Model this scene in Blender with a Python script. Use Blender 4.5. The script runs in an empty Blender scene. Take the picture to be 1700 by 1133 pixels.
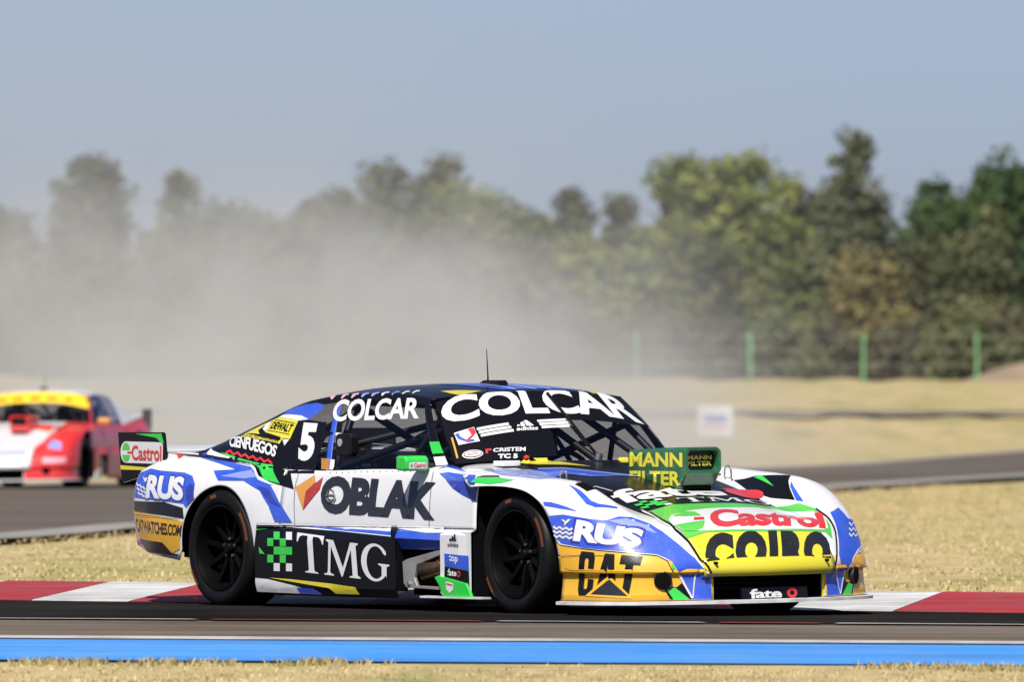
import bpy, bmesh, math, random
import numpy as np
from mathutils import Vector, Matrix
from mathutils.bvhtree import BVHTree

# ------------------------------------------------------------------ camera, sky, sun, exposure
sc = bpy.context.scene
col = sc.collection
F_PX = 20650.0                       # focal length in photograph pixels (1700 wide)
cam_d = bpy.data.cameras.new('camera')
cam_d.sensor_width = 36.0
cam_d.lens = F_PX * 36.0 / 1700.0
cam_d.clip_start = 1.0
cam_d.clip_end = 20000.0
cam_d.dof.use_dof = True
cam_d.dof.focus_distance = 69.3
cam_d.dof.aperture_fstop = 6.8
cam = bpy.data.objects.new('camera', cam_d)
col.objects.link(cam)
cam.location = (0, 0, 1.2)
CAM_PITCH = math.atan((660 - 566.5) / F_PX)
CAM_ROLL = math.radians(0.2)
cam.rotation_mode = 'XYZ'
cam.rotation_euler = (Matrix.Rotation(math.radians(90) + CAM_PITCH, 3, 'X') @ Matrix.Rotation(CAM_ROLL, 3, 'Z')).to_euler()
sc.camera = cam

SUN_EL, SUN_AZ = math.radians(52), math.radians(-12)     # azimuth: from straight behind the camera, minus = from its left
to_sun = Vector((math.sin(SUN_AZ) * math.cos(SUN_EL), -math.cos(SUN_AZ) * math.cos(SUN_EL), math.sin(SUN_EL)))
sun_d = bpy.data.lights.new('sun', 'SUN')
sun_d.energy = 5.0
sun_d.angle = math.radians(0.5)
sun_d.color = (1.0, 0.955, 0.88)
sun = bpy.data.objects.new('sun', sun_d)
col.objects.link(sun)
sun.rotation_euler = to_sun.to_track_quat('Z', 'Y').to_euler()
world = bpy.data.worlds.new('World')
sc.world = world
world.use_nodes = True
wn = world.node_tree.nodes
wl = world.node_tree.links
for n in list(wn):
    wn.remove(n)
sky_n = wn.new('ShaderNodeTexSky')
sky_n.sky_type = 'NISHITA'
sky_n.sun_disc = False
sky_n.sun_elevation = SUN_EL
sky_n.sun_rotation = math.atan2(to_sun.x, to_sun.y)
sky_n.altitude = 0
sky_n.air_density = 0.45
sky_n.dust_density = 0.85
sky_n.ozone_density = 0.5
bg = wn.new('ShaderNodeBackground')
bg.inputs['Strength'].default_value = 0.088
wo = wn.new('ShaderNodeOutputWorld')
tint = wn.new('ShaderNodeMix'); tint.data_type = 'RGBA'; tint.blend_type = 'MULTIPLY'; tint.inputs[0].default_value = 1.0
tint.inputs[7].default_value = (1.02, 0.96, 1.04, 1)          # the day's dry haze takes the green out of the low sky
wl.new(sky_n.outputs[0], tint.inputs[6])
wl.new(tint.outputs[2], bg.inputs[0])
wl.new(bg.outputs[0], wo.inputs[0])
sc.view_settings.view_transform = 'Standard'
sc.view_settings.look = 'None'
sc.view_settings.exposure = 0.16
sc.view_settings.gamma = 1.0
sc.cycles.use_denoising = True
sc.cycles.max_bounces = 8
sc.cycles.transparent_max_bounces = 24
sc.cycles.volume_bounces = 1
rng = random.Random(7)

# ------------------------------------------------------------------ materials
MATS = {}
def lin(c):
    return tuple(((v / 255.0) / 12.92 if v / 255.0 <= 0.04045 else ((v / 255.0 + 0.055) / 1.055) ** 2.4) for v in c)
def mat(name, rgb, rough=0.5, metal=0.0, coat=0.0, spec=0.5, noise=0.0, nscale=8.0, bump=0.0):
    if name in MATS:
        return MATS[name]
    m = bpy.data.materials.new(name)
    m.use_nodes = True
    nt = m.node_tree
    p = nt.nodes['Principled BSDF']
    p.inputs['Base Color'].default_value = (*rgb, 1)
    p.inputs['Roughness'].default_value = rough
    p.inputs['Metallic'].default_value = metal
    p.inputs['Coat Weight'].default_value = coat
    p.inputs['Coat Roughness'].default_value = 0.08
    p.inputs['Specular IOR Level'].default_value = spec
    if noise or bump:
        tc = nt.nodes.new('ShaderNodeTexCoord')
        nz = nt.nodes.new('ShaderNodeTexNoise')
        nz.inputs['Scale'].default_value = nscale
        nz.inputs['Detail'].default_value = 6
        nt.links.new(tc.outputs['Object'], nz.inputs['Vector'])
        if noise:
            mr = nt.nodes.new('ShaderNodeMapRange')
            mr.inputs[1].default_value = 0.3; mr.inputs[2].default_value = 0.7
            mr.inputs[3].default_value = 1 - noise; mr.inputs[4].default_value = 1 + noise
            mx = nt.nodes.new('ShaderNodeMix'); mx.data_type = 'RGBA'; mx.blend_type = 'MULTIPLY'
            mx.inputs[0].default_value = 1
            mx.inputs[6].default_value = (*rgb, 1)
            nt.links.new(nz.outputs[0], mr.inputs[0])
            nt.links.new(mr.outputs[0], mx.inputs[7])
            nt.links.new(mx.outputs[2], p.inputs['Base Color'])
        if bump:
            b = nt.nodes.new('ShaderNodeBump'); b.inputs['Strength'].default_value = bump
            nt.links.new(nz.outputs[0], b.inputs['Height'])
            nt.links.new(b.outputs[0], p.inputs['Normal'])
    MATS[name] = m
    return m
def paint(name, rgb, rough=0.36):
    """clear-coated race paint with a film of track dust and small chips"""
    m = mat(name, rgb, rough=rough, coat=0.55)
    nt = m.node_tree; p = nt.nodes['Principled BSDF']
    tc = nt.nodes.new('ShaderNodeTexCoord'); mp = nt.nodes.new('ShaderNodeMapping'); mp.inputs['Scale'].default_value = (1, 2.5, 2.5)
    nt.links.new(tc.outputs['Object'], mp.inputs['Vector'])
    n1 = nt.nodes.new('ShaderNodeTexNoise'); n1.inputs['Scale'].default_value = 3.5; n1.inputs['Detail'].default_value = 9; n1.inputs['Roughness'].default_value = .7
    n2 = nt.nodes.new('ShaderNodeTexNoise'); n2.inputs['Scale'].default_value = 70; n2.inputs['Detail'].default_value = 3
    nt.links.new(mp.outputs[0], n1.inputs['Vector']); nt.links.new(tc.outputs['Object'], n2.inputs['Vector'])
    r1 = nt.nodes.new('ShaderNodeMapRange'); r1.inputs[1].default_value = .42; r1.inputs[2].default_value = .80; r1.inputs[4].default_value = .22
    r2 = nt.nodes.new('ShaderNodeMapRange'); r2.inputs[1].default_value = .69; r2.inputs[2].default_value = .73; r2.inputs[4].default_value = .45
    nt.links.new(n1.outputs[0], r1.inputs[0]); nt.links.new(n2.outputs[0], r2.inputs[0])
    mx = nt.nodes.new('ShaderNodeMath'); mx.operation = 'MAXIMUM'
    nt.links.new(r1.outputs[0], mx.inputs[0]); nt.links.new(r2.outputs[0], mx.inputs[1])
    cm = nt.nodes.new('ShaderNodeMix'); cm.data_type = 'RGBA'; cm.inputs[6].default_value = (*rgb, 1)
    cm.inputs[7].default_value = (.30 + .3 * rgb[0], .27 + .3 * rgb[1], .23 + .3 * rgb[2], 1)
    if max(rgb) < .05: cm.inputs[7].default_value = (.05, .048, .045, 1)
    nt.links.new(mx.outputs[0], cm.inputs[0]); nt.links.new(cm.outputs[2], p.inputs['Base Color'])
    rr = nt.nodes.new('ShaderNodeMath'); rr.operation = 'MULTIPLY_ADD'; rr.inputs[1].default_value = .8; rr.inputs[2].default_value = rough
    nt.links.new(mx.outputs[0], rr.inputs[0]); nt.links.new(rr.outputs[0], p.inputs['Roughness'])
    return m
WHITE = paint('paint_white', (0.76, 0.77, 0.79))
BLACK = mat('paint_black', (0.006, 0.006, 0.008), rough=0.28, coat=0.1, spec=0.3)
BLUE = paint('paint_blue', (0.028, 0.098, 0.64))
DKBLUE = paint('paint_dark_blue', (0.018, 0.035, 0.36))
YELLOW = paint('paint_yellow', (0.75, 0.66, 0.035))
AMBER = paint('paint_amber', (0.86, 0.46, 0.022))
GREEN = paint('paint_green', (0.03, 0.62, 0.07))
LGREEN = paint('paint_light_green', (0.10, 0.56, 0.075))
DKGREEN = paint('paint_dark_green', (0.012, 0.12, 0.045))
RED = paint('paint_red', (0.66, 0.025, 0.03))
DKRED = paint('paint_dark_red', (0.45, 0.03, 0.02))
ORANGE = paint('paint_orange', (0.72, 0.33, 0.06))
CHAR = paint('paint_charcoal', (0.016, 0.017, 0.021))
GREY = paint('paint_grey', (0.42, 0.43, 0.45))
LILAC = paint('paint_lilac', (0.25, 0.33, 0.72))
PINK = paint('paint_pink', (0.75, 0.42, 0.50))
RUBBER = mat('tyre_rubber', (0.006, 0.006, 0.006), rough=0.5, spec=0.22, noise=0.25, nscale=14)
RIM = mat('rim_black', (0.003, 0.003, 0.0035), rough=0.4, spec=0.09)
STEEL = mat('steel', (0.55, 0.54, 0.52), rough=0.3, metal=0.9, noise=0.15)
ALU = mat('sheet_aluminium', (0.50, 0.48, 0.45), rough=0.42, metal=0.6, noise=0.2)
PIPE = mat('hot_exhaust', (0.22, 0.15, 0.09), rough=0.35, metal=0.85, noise=0.4, nscale=12)
DARK = mat('dark_void', (0.003, 0.003, 0.0035), rough=0.8, spec=0.1)
INNER = mat('interior_black', (0.012, 0.014, 0.019), rough=0.7)
CAGE = mat('cage_tube', (0.020, 0.023, 0.032), rough=0.45)
def glass_mat(name, trans, tint):
    m = bpy.data.materials.new(name); m.use_nodes = True
    nt = m.node_tree
    for n in list(nt.nodes): nt.nodes.remove(n)
    o = nt.nodes.new('ShaderNodeOutputMaterial')
    t = nt.nodes.new('ShaderNodeBsdfTransparent'); t.inputs[0].default_value = (*trans, 1)
    g = nt.nodes.new('ShaderNodeBsdfGlossy'); g.inputs['Roughness'].default_value = 0.03
    g.inputs[0].default_value = (*tint, 1)
    lw = nt.nodes.new('ShaderNodeLayerWeight'); lw.inputs[0].default_value = 0.5
    pw = nt.nodes.new('ShaderNodeMath'); pw.operation = 'POWER'; pw.inputs[1].default_value = 5.0
    fr = nt.nodes.new('ShaderNodeMath'); fr.operation = 'MULTIPLY_ADD'; fr.inputs[1].default_value = 0.75; fr.inputs[2].default_value = 0.045
    nt.links.new(lw.outputs['Facing'], pw.inputs[0]); nt.links.new(pw.outputs[0], fr.inputs[0])
    mx = nt.nodes.new('ShaderNodeMixShader')
    nt.links.new(fr.outputs[0], mx.inputs[0]); nt.links.new(t.outputs[0], mx.inputs[1])
    nt.links.new(g.outputs[0], mx.inputs[2]); nt.links.new(mx.outputs[0], o.inputs[0])
    MATS[name] = m
    return m
GLASS = glass_mat('window_glass', (0.64, 0.64, 0.655), (0.9, 0.93, 1.0))

# ------------------------------------------------------------------ mesh helpers
def tag(o, label=None, cat=None, group=None, kind=None):
    if label: o['label'] = label
    if cat: o['category'] = cat
    if group: o['group'] = group
    if kind: o['kind'] = kind
    return o
def empty(name, loc=(0, 0, 0), rz=0.0):
    o = bpy.data.objects.new(name, None); col.objects.link(o)
    o.location = loc; o.rotation_euler = (0, 0, rz); o.empty_display_size = 0.2
    return o
def mesh_obj(name, verts, faces, material, parent=None, smooth=False, solid=0.0, mats=None, bevel=0.0):
    me = bpy.data.meshes.new(name)
    me.from_pydata([tuple(v) for v in verts], [], [tuple(f) for f in faces])
    me.update()
    if mats:
        for m in mats: me.materials.append(m)
    else:
        me.materials.append(material)
    if smooth:
        for p in me.polygons: p.use_smooth = True
    o = bpy.data.objects.new(name, me); col.objects.link(o)
    if parent: o.parent = parent
    if solid:
        s = o.modifiers.new('thickness', 'SOLIDIFY'); s.thickness = solid; s.offset = -1
    if bevel:
        b = o.modifiers.new('bevel', 'BEVEL'); b.width = bevel; b.segments = 2; b.limit_method = 'ANGLE'
    return o
class MB:
    def __init__(self): self.v = []; self.f = []
    def add(self, vs, fs):
        o = len(self.v); self.v += [tuple(v) for v in vs]; self.f += [tuple(i + o for i in f) for f in fs]; return self
    def box(self, a, b):
        x0, y0, z0 = a; x1, y1, z1 = b
        return self.add([(x0,y0,z0),(x1,y0,z0),(x1,y1,z0),(x0,y1,z0),(x0,y0,z1),(x1,y0,z1),(x1,y1,z1),(x0,y1,z1)],
                        [(0,3,2,1),(4,5,6,7),(0,1,5,4),(1,2,6,5),(2,3,7,6),(3,0,4,7)])
    def tube(self, pts, r, n=10, r1=None, cap=True):
        pts = [Vector(p) for p in pts]; rings = []
        up = Vector((0, 0, 1))
        for i, p in enumerate(pts):
            d = (pts[min(i + 1, len(pts) - 1)] - pts[max(i - 1, 0)]).normalized()
            a = d.cross(up)
            if a.length < 0.05: a = d.cross(Vector((0, 1, 0)))
            a.normalize(); b = a.cross(d).normalized()
            t = i / max(1, len(pts) - 1)
            rr = r if r1 is None else r + (r1 - r) * t
            rings.append([p + a * (rr * math.cos(2 * math.pi * k / n)) + b * (rr * math.sin(2 * math.pi * k / n)) for k in range(n)])
        vs = [q for ring in rings for q in ring]; fs = []
        for i in range(len(pts) - 1):
            for k in range(n):
                fs.append((i * n + k, i * n + (k + 1) % n, (i + 1) * n + (k + 1) % n, (i + 1) * n + k))
        if cap:
            fs.append(tuple(range(n - 1, -1, -1))); fs.append(tuple((len(pts) - 1) * n + k for k in range(n)))
        return self.add(vs, fs)
    def prism(self, poly, axis, a, b):
        """2-D outline extruded along axis 'x','y' or 'z' from a to b"""
        def P(p, t):
            return {'x': (t, p[0], p[1]), 'y': (p[0], t, p[1]), 'z': (p[0], p[1], t)}[axis]
        n = len(poly)
        vs = [P(p, a) for p in poly] + [P(p, b) for p in poly]
        fs = [tuple(range(n - 1, -1, -1)), tuple(range(n, 2 * n))]
        fs += [(k, (k + 1) % n, n + (k + 1) % n, n + k) for k in range(n)]
        return self.add(vs, fs)
    def lathe_y(self, prof, n=48, c=(0, 0, 0), arc=(0, 2 * math.pi)):
        """prof: list of (radius, y); turned about the y axis through c"""
        full = abs(arc[1] - arc[0] - 2 * math.pi) < 1e-6
        m = n if full else n + 1
        vs = []
        for (r, y) in prof:
            for k in range(m):
                a = arc[0] + (arc[1] - arc[0]) * k / n
                vs.append((c[0] + r * math.cos(a), c[1] + y, c[2] + r * math.sin(a)))
        fs = []
        for i in range(len(prof) - 1):
            for k in range(n):
                k2 = (k + 1) % m if full else k + 1
                fs.append((i * m + k, i * m + k2, (i + 1) * m + k2, (i + 1) * m + k))
        return self.add(vs, fs)
    def build(self, name, material, parent=None, smooth=False, bevel=0.0, solid=0.0, fix=True):
        o = mesh_obj(name, self.v, self.f, material, parent, smooth, solid, bevel=bevel)
        if fix:
            bm = bmesh.new(); bm.from_mesh(o.data); bmesh.ops.recalc_face_normals(bm, faces=bm.faces); bm.to_mesh(o.data); bm.free()
        if smooth:
            try: o.data.set_sharp_from_angle(angle=math.radians(40))
            except Exception: pass
        return o

def cr(P, t):
    """Catmull-Rom through the points P (n,k) at parameter t in [0, n-1]"""
    n = len(P); i = int(min(max(math.floor(t), 0), n - 2)); u = t - i
    p1, p2 = P[i], P[i + 1]
    p0 = P[i - 1] if i > 0 else 2 * p1 - p2
    p3 = P[i + 2] if i + 2 < n else 2 * p2 - p1
    return 0.5 * ((2 * p1) + (-p0 + p2) * u + (2 * p0 - 5 * p1 + 4 * p2 - p3) * u * u + (-p0 + 3 * p1 - 3 * p2 + p3) * u ** 3)
def crline(P, ts):
    P = np.asarray(P, float)
    return np.array([cr(P, t) for t in ts])
def loft(ctrl, us, vs):
    """ctrl[i][j] control points; sampled at us along i and vs along j -> grid (len(us), len(vs), 3)"""
    C = np.asarray(ctrl, float)
    rows = np.array([[cr(C[i], v) for v in vs] for i in range(C.shape[0])])
    return np.array([[cr(rows[:, j], u) for j in range(len(vs))] for u in us])
def grid_obj(name, G, material, parent, solid=0.004, flip=False, smooth=True):
    nu, nv = G.shape[:2]
    fs = []
    for i in range(nu - 1):
        for j in range(nv - 1):
            f = (i * nv + j, (i + 1) * nv + j, (i + 1) * nv + j + 1, i * nv + j + 1)
            fs.append(f[::-1] if flip else f)
    return mesh_obj(name, G.reshape(-1, 3), fs, material, parent, smooth, solid)
def mirror(G):
    H = np.array(G); H[..., 1] *= -1; return H
def span(a, b, n):
    return [a + (b - a) * k / n for k in range(n + 1)]

# ------------------------------------------------------------------ race car body, in car space (x forward, y left, z up)
FRONT_AXLE, REAR_AXLE, WHEEL_R = 1.45, -1.45, 0.335
# nose and fenders: each column runs from the bumper's lower edge over the top and back to the cowl (left half)
NOSE = [
 [(2.625,0,.245),(2.605,0,.31),(2.51,0,.415),(2.37,0,.515),(2.0,0,.605),(1.72,0,.675),(1.45,0,.735),(1.1,0,.79),(.74,0,.838)],
 [(2.600,.25,.245),(2.58,.25,.31),(2.49,.25,.415),(2.355,.25,.513),(1.99,.25,.60),(1.72,.26,.67),(1.45,.27,.732),(1.1,.27,.79),(.72,.27,.836)],
 [(2.555,.46,.245),(2.535,.46,.31),(2.45,.46,.415),(2.325,.47,.503),(1.97,.485,.58),(1.71,.49,.648),(1.45,.50,.71),(1.1,.50,.775),(.69,.50,.83)],
 [(2.495,.62,.245),(2.475,.615,.31),(2.40,.60,.42),(2.285,.60,.515),(1.95,.60,.622),(1.70,.61,.685),(1.45,.62,.728),(1.1,.62,.78),(.66,.62,.825)],
 [(2.405,.775,.245),(2.385,.765,.32),(2.32,.735,.44),(2.20,.715,.56),(1.90,.72,.715),(1.67,.73,.752),(1.45,.735,.768),(1.1,.74,.792),(.70,.735,.812)],
 [(2.265,.875,.245),(2.25,.87,.33),(2.205,.862,.45),(2.115,.852,.568),(1.90,.855,.692),(1.67,.845,.732),(1.45,.85,.752),(1.15,.85,.77),(.86,.85,.785)],
 [(2.10,.93,.245),(2.09,.93,.335),(2.06,.924,.445),(2.0,.92,.548),(1.84,.922,.65),(1.64,.918,.702),(1.45,.92,.728),(1.2,.92,.74),(.98,.915,.742)],
 [(1.93,.95,.245),(1.922,.955,.335),(1.898,.957,.43),(1.842,.957,.535),(1.755,.955,.625),(1.62,.953,.688),(1.45,.95,.712),(1.25,.945,.716),(1.06,.94,.708)],
]
NOSE = np.array(NOSE, float)
def nose_full():
    L = NOSE.copy(); R = NOSE[1:].copy(); R[..., 1] *= -1
    return np.concatenate([R[::-1], L])          # columns -7..7
NF = nose_full()                                 # index 7 is the centre line
def side_y(x, z):
    XS = [1.10, .53, 0, -.47, -.84, -1.08, -1.45, -1.85, -2.2, -2.44]
    ZS = [.10, .30, .47, .60, .70, .79, .90]
    T = [[.900,.900,.900,.895,.880,.845,.76],
         [.900,.905,.905,.895,.875,.845,.76],
         [.900,.905,.905,.895,.877,.850,.78],
         [.900,.905,.905,.897,.880,.855,.79],
         [.910,.915,.918,.907,.890,.860,.79],
         [.930,.940,.945,.935,.912,.865,.78],
         [.930,.948,.955,.945,.920,.868,.77],
         [.910,.935,.948,.940,.915,.862,.76],
         [.850,.892,.915,.912,.892,.840,.74],
         [.770,.825,.855,.858,.842,.792,.70]]
    t = float(np.interp(-x, [-q for q in XS], range(len(XS)))); s = float(np.interp(z, ZS, range(len(ZS))))
    T = np.array(T)
    return float(cr(np.array([cr(T[i], s) for i in range(len(XS))]), t))
ARCH_R = 0.372
def side_top(x):
    return float(np.interp(-x, [-1.10, -.9, -.7, -.53, 0, .47, .84, 1.08, 1.45, 1.85, 2.2, 2.44],
                           [.735, .785, .812, .80, .797, .785, .79, .80, .835, .865, .872, .862]))
def side_bot(x):
    d = x - REAR_AXLE
    if x > REAR_AXLE - ARCH_R and x < REAR_AXLE + ARCH_R:
        return 0.325 + math.sqrt(max(0.0, ARCH_R ** 2 - d * d))
    if x >= REAR_AXLE + ARCH_R: return 0.468
    return float(np.interp(-x, [1.82, 2.25, 2.44], [.262, .30, .345]))
def side_grid(xs, nz=14):
    G = []
    for x in xs:
        a, b = side_bot(x), side_top(x)
        G.append([(x, side_y(x, a + (b - a) * k / nz), a + (b - a) * k / nz) for k in range(nz + 1)])
    return np.array(G)
RAIL = np.array([(.27,.652,1.183),(.05,.642,1.204),(-.25,.625,1.216),(-.65,.615,1.208),(-1.05,.615,1.160),(-1.45,.63,1.046),(-1.95,.66,.895)])
BELT = np.array([(.61,.768,.822),(.25,.82,.80),(-.05,.835,.797),(-.47,.845,.786),(-.85,.845,.79),(-1.35,.845,.83),(-1.95,.80,.868)])

CAR_PARTS = {}
BODY_SURF = []                                   # surfaces that carry the livery
def surf(o, key=None):
    # every panel faces outwards, whichever way its grid was laid
    s = sum((q.center - Vector((q.center.x * .75, 0, .35))).dot(q.normal) * q.area for q in o.data.polygons)
    if s < 0: o.data.flip_normals()
    BODY_SURF.append(o)
    CAR_PARTS[key or o.name] = o
    return o

def arch_xs(n=40):
    return [REAR_AXLE + ARCH_R * 0.9999 * math.cos(math.pi * k / n) for k in range(n + 1)]

def build_body(root, C):
    """C: colours of the panels; returns nothing, fills CAR_PARTS"""
    k6 = lambda a, b, n=7: [a + k / n for k in range(int(round((b - a) * n)) + 1)]
    # hood (columns -2..2), fenders, nose
    hood = surf(grid_obj('hood', loft(NF, k6(5, 9), k6(3.0, 8)), C['hood'], root), 'hood')
    nose = surf(grid_obj('nose_panel', loft(NF, k6(5, 9), k6(0, 3.0)), C['nose'], root), 'nose')
    for sg, key in ((-1, 'R'), (1, 'L')):
        g = loft(NF, k6(9, 14), k6(0, 1))
        if sg < 0: g = mirror(g)
        surf(grid_obj('bumper_top', g, C['bumper'], root, flip=(sg < 0)), 'bumptop' + key)
        g = loft(NF, k6(9, 14), k6(1, 8))
        if sg < 0: g = mirror(g)
        surf(grid_obj('front_fender', g, C['fender'], root, flip=(sg < 0)), 'fender' + key)
        # lower bumper, set back 18 mm under the crease
        lo = []
        edge = [cr(NF[:, 0], 8.62)] + [NF[i][0] for i in range(9, 15)]
        for i, p in enumerate(edge):
            t = (edge[min(i + 1, 6)] - edge[max(i - 1, 0)])[:2]; nrm = np.array([t[1], -t[0]]); nrm /= np.linalg.norm(nrm)
            if nrm[0] + nrm[1] < 0: nrm = -nrm
            b = p[:2] - 0.020 * nrm
            lo.append([(p[0] - 0.004 * nrm[0], p[1] - 0.004 * nrm[1], .2475), (b[0], b[1], .232), (b[0] + .004 * nrm[0], b[1] + .004 * nrm[1], .17),
                       (b[0] + .016 * nrm[0], b[1] + .016 * nrm[1], .095)])
        g = loft(lo, k6(0, 6), [0, .3, .6, 1, 1.5, 2, 2.5, 3])
        if sg < 0: g = mirror(g)
        surf(grid_obj('front_bumper', g, C['bumper'], root, flip=(sg > 0)), 'bumper' + key)
        # door and body side
        xd = span(1.06, -.86, 48)
        g = side_grid(xd)
        g = g if sg > 0 else mirror(g)
        surf(grid_obj('door', g, C['door'], root, flip=(sg > 0)), 'door' + key)
        xq = span(-.862, REAR_AXLE + ARCH_R, 8)[:-1] + arch_xs() + span(REAR_AXLE - ARCH_R, -2.44, 16)[1:]
        g = side_grid(xq)
        # rear corner wraps towards the tail
        tail = []
        for (tx, f) in ((-2.50, .93), (-2.555, .80), (-2.585, .5), (-2.6, 0.0)):
            tail.append([(tx + (0.05 if p[2] > .8 else 0), p[1] * f, p[2]) for p in g[-1]])
        g = np.concatenate([g, np.array(tail)])
        g = g if sg > 0 else mirror(g)
        surf(grid_obj('rear_quarter', g, C['quarter'], root, flip=(sg > 0)), 'quarter' + key)
        # rear deck shoulder: from the side's upper edge up to the deck
        xs = span(-.86, -2.44, 26)
        sh = []
        for x in xs:
            t = float(np.interp(-x, [-q[0] for q in BELT], range(len(BELT))))
            b = cr(BELT, t) if x > -1.95 else np.array([x, .80 - .16 * (-1.95 - x), .868 + .012 * (-1.95 - x)])
            p = np.array([x, side_y(x, side_top(x)), side_top(x)])
            m = (p + b) / 2 + np.array([0, .006, .008])
            sh.append([p, m, np.array([x, b[1], max(b[2], p[2] + .002)])])
        g = np.array(sh); g = loft(g, span(0, len(xs) - 1, len(xs) - 1), [0, .5, 1, 1.5, 2])
        g = g if sg > 0 else mirror(g)
        surf(grid_obj('pillar_base', g[:17], C['cpillar'], root, flip=(sg > 0)), 'pbase' + key)
        surf(grid_obj('rear_shoulder', g[16:], C['quarter'], root, flip=(sg > 0)), 'shoulder' + key)
        # front part of the shoulder (window ledge)
        xs = span(.60, -.86, 24); sh = []
        for x in xs:
            t = float(np.interp(-x, [-q[0] for q in BELT], range(len(BELT))))
            b = cr(BELT, t); p = np.array([x, side_y(x, side_top(x)), side_top(x)])
            sh.append([p, np.array([x, b[1], b[2]])])
        g = np.array(sh); g = g if sg > 0 else mirror(g)
        surf(grid_obj('window_ledge', g, C['door'], root, flip=(sg > 0)), 'ledge' + key)
        # cowl side, between the body side's upper edge and the hood, in front of the windscreen pillar
        xs = span(1.06, .60, 10); sh = []
        for x in xs:
            p = np.array([x, side_y(x, side_top(x)), side_top(x)])
            yi = float(np.interp(x, [.6, 1.06], [.735, .66])); zi = float(np.interp(x, [.6, 1.06], [.825, .70]))
            sh.append([p, np.array([x, (p[1] + yi) / 2, max(p[2], zi) - .002]), np.array([x, yi, zi])])
        g = np.array(sh); g = g if sg > 0 else mirror(g)
        surf(grid_obj('cowl_side', g, C['cowl'], root, flip=(sg > 0)), 'cowl' + key)
        # greenhouse side: pillars and glass share one curved surface between belt and roof rail
        SIDE = np.array([[BELT[i], BELT[i] * .62 + RAIL[i] * .38 + np.array([0, .018, 0]), BELT[i] * .25 + RAIL[i] * .75 + np.array([0, .016, 0]), RAIL[i]] for i in range(7)])
        def piece(nm, u0, u1, v0, v1, m, key2, nu=8, nv=8, solid=.004, trim=None):
            g = loft(SIDE, span(u0, u1, nu), span(v0, v1, nv))
            g = g if sg > 0 else mirror(g)
            return surf(grid_obj(nm, g, m, root, solid=solid, flip=(sg < 0)), key2 + key)
        piece('roof_rail', 0, 3.99, 2.62, 3.0, C['roof'], 'rail', 32, 4)
        piece('windscreen_pillar', 0, .27, 0, 2.62, C['pillar'], 'apillar', 4, 12)
        if C.get('bands'):
            for v0, v1, m in ((.48, .95, GREEN), (.02, .36, WHITE)):
                g = loft(SIDE, span(0.0, .27, 4), span(v0, v1, 5)) + np.array([.003, .003, .001])
                grid_obj('pillar_band', g if sg > 0 else mirror(g), m, CAR_PARTS['apillar' + key], solid=0, flip=(sg < 0))
        piece('side_window', .27, 2.94, 0.02, 2.62, GLASS, 'sidewin', 24, 14, solid=0)
        piece('door_pillar', 2.94, 3.07, 0, 2.62, C['bpillar'], 'bpillar', 3, 12)
        piece('quarter_window', 3.07, 3.99, 0.02, 2.62, GLASS, 'quarterwin', 10, 14, solid=0)
        piece('rear_pillar', 3.99, 6, 0, 3.0, C['cpillar'], 'cpillar', 20, 16)
    # roof, windscreen, rear window, deck
    def arcrow(p, rise, fwd=0.0, n=8):
        """a row across the car from the right rail point to the left one, crowned by rise"""
        out = []
        for k in range(n + 1):
            s = -1 + 2 * k / n
            c = 1 - abs(s) ** 2.4
            out.append((p[0] + fwd * c, p[1] * s, p[2] + rise * c))
        return out
    rr = [arcrow(RAIL[0], .038, .10), arcrow(RAIL[1], .044, .06), arcrow(RAIL[2], .05, .02), arcrow(RAIL[3], .05, 0), arcrow(RAIL[3] * .0 + np.array([-.80, .613, 1.196]), .048, -.03)]
    g = loft(rr, span(0, 4, 24), span(0, 8, 32))
    surf(grid_obj('roof', g, C['roof'], root), 'roof')
    A0, A1 = RAIL[0], BELT[0]
    ws = []
    for k in range(5):
        t = k / 4
        p = A0 * (1 - t) + A1 * t + np.array([.0, .014 * math.sin(math.pi * t), .018 * math.sin(math.pi * t)])
        ws.append(arcrow(p, .038 * (1 - t) + .022 * t, .10 * (1 - t) + .125 * t))
    g = loft(ws, span(0, 4, 20), span(0, 8, 40))
    surf(grid_obj('windscreen', g, GLASS, root, solid=0), 'windscreen')
    bk = [arcrow(np.array([-.80, .613, 1.196]), .048, -.03), arcrow(RAIL[4], .047, -.06), arcrow(RAIL[5], .045, -.10), arcrow(RAIL[6], .03, -.12)]
    g = loft(bk, span(0, 3, 20), span(0, 8, 32))
    surf(grid_obj('rear_window', g, C['rearglass'], root, solid=0), 'rearwin')
    dk = [arcrow(RAIL[6], .03, -.12), arcrow(np.array([-2.25, .72, .885]), .02, -.1), arcrow(np.array([-2.47, .66, .885]), .02, -.09)]
    g = loft(dk, span(0, 2, 10), span(0, 8, 24))
    surf(grid_obj('boot_lid', g, C['deck'], root), 'deck')

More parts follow.
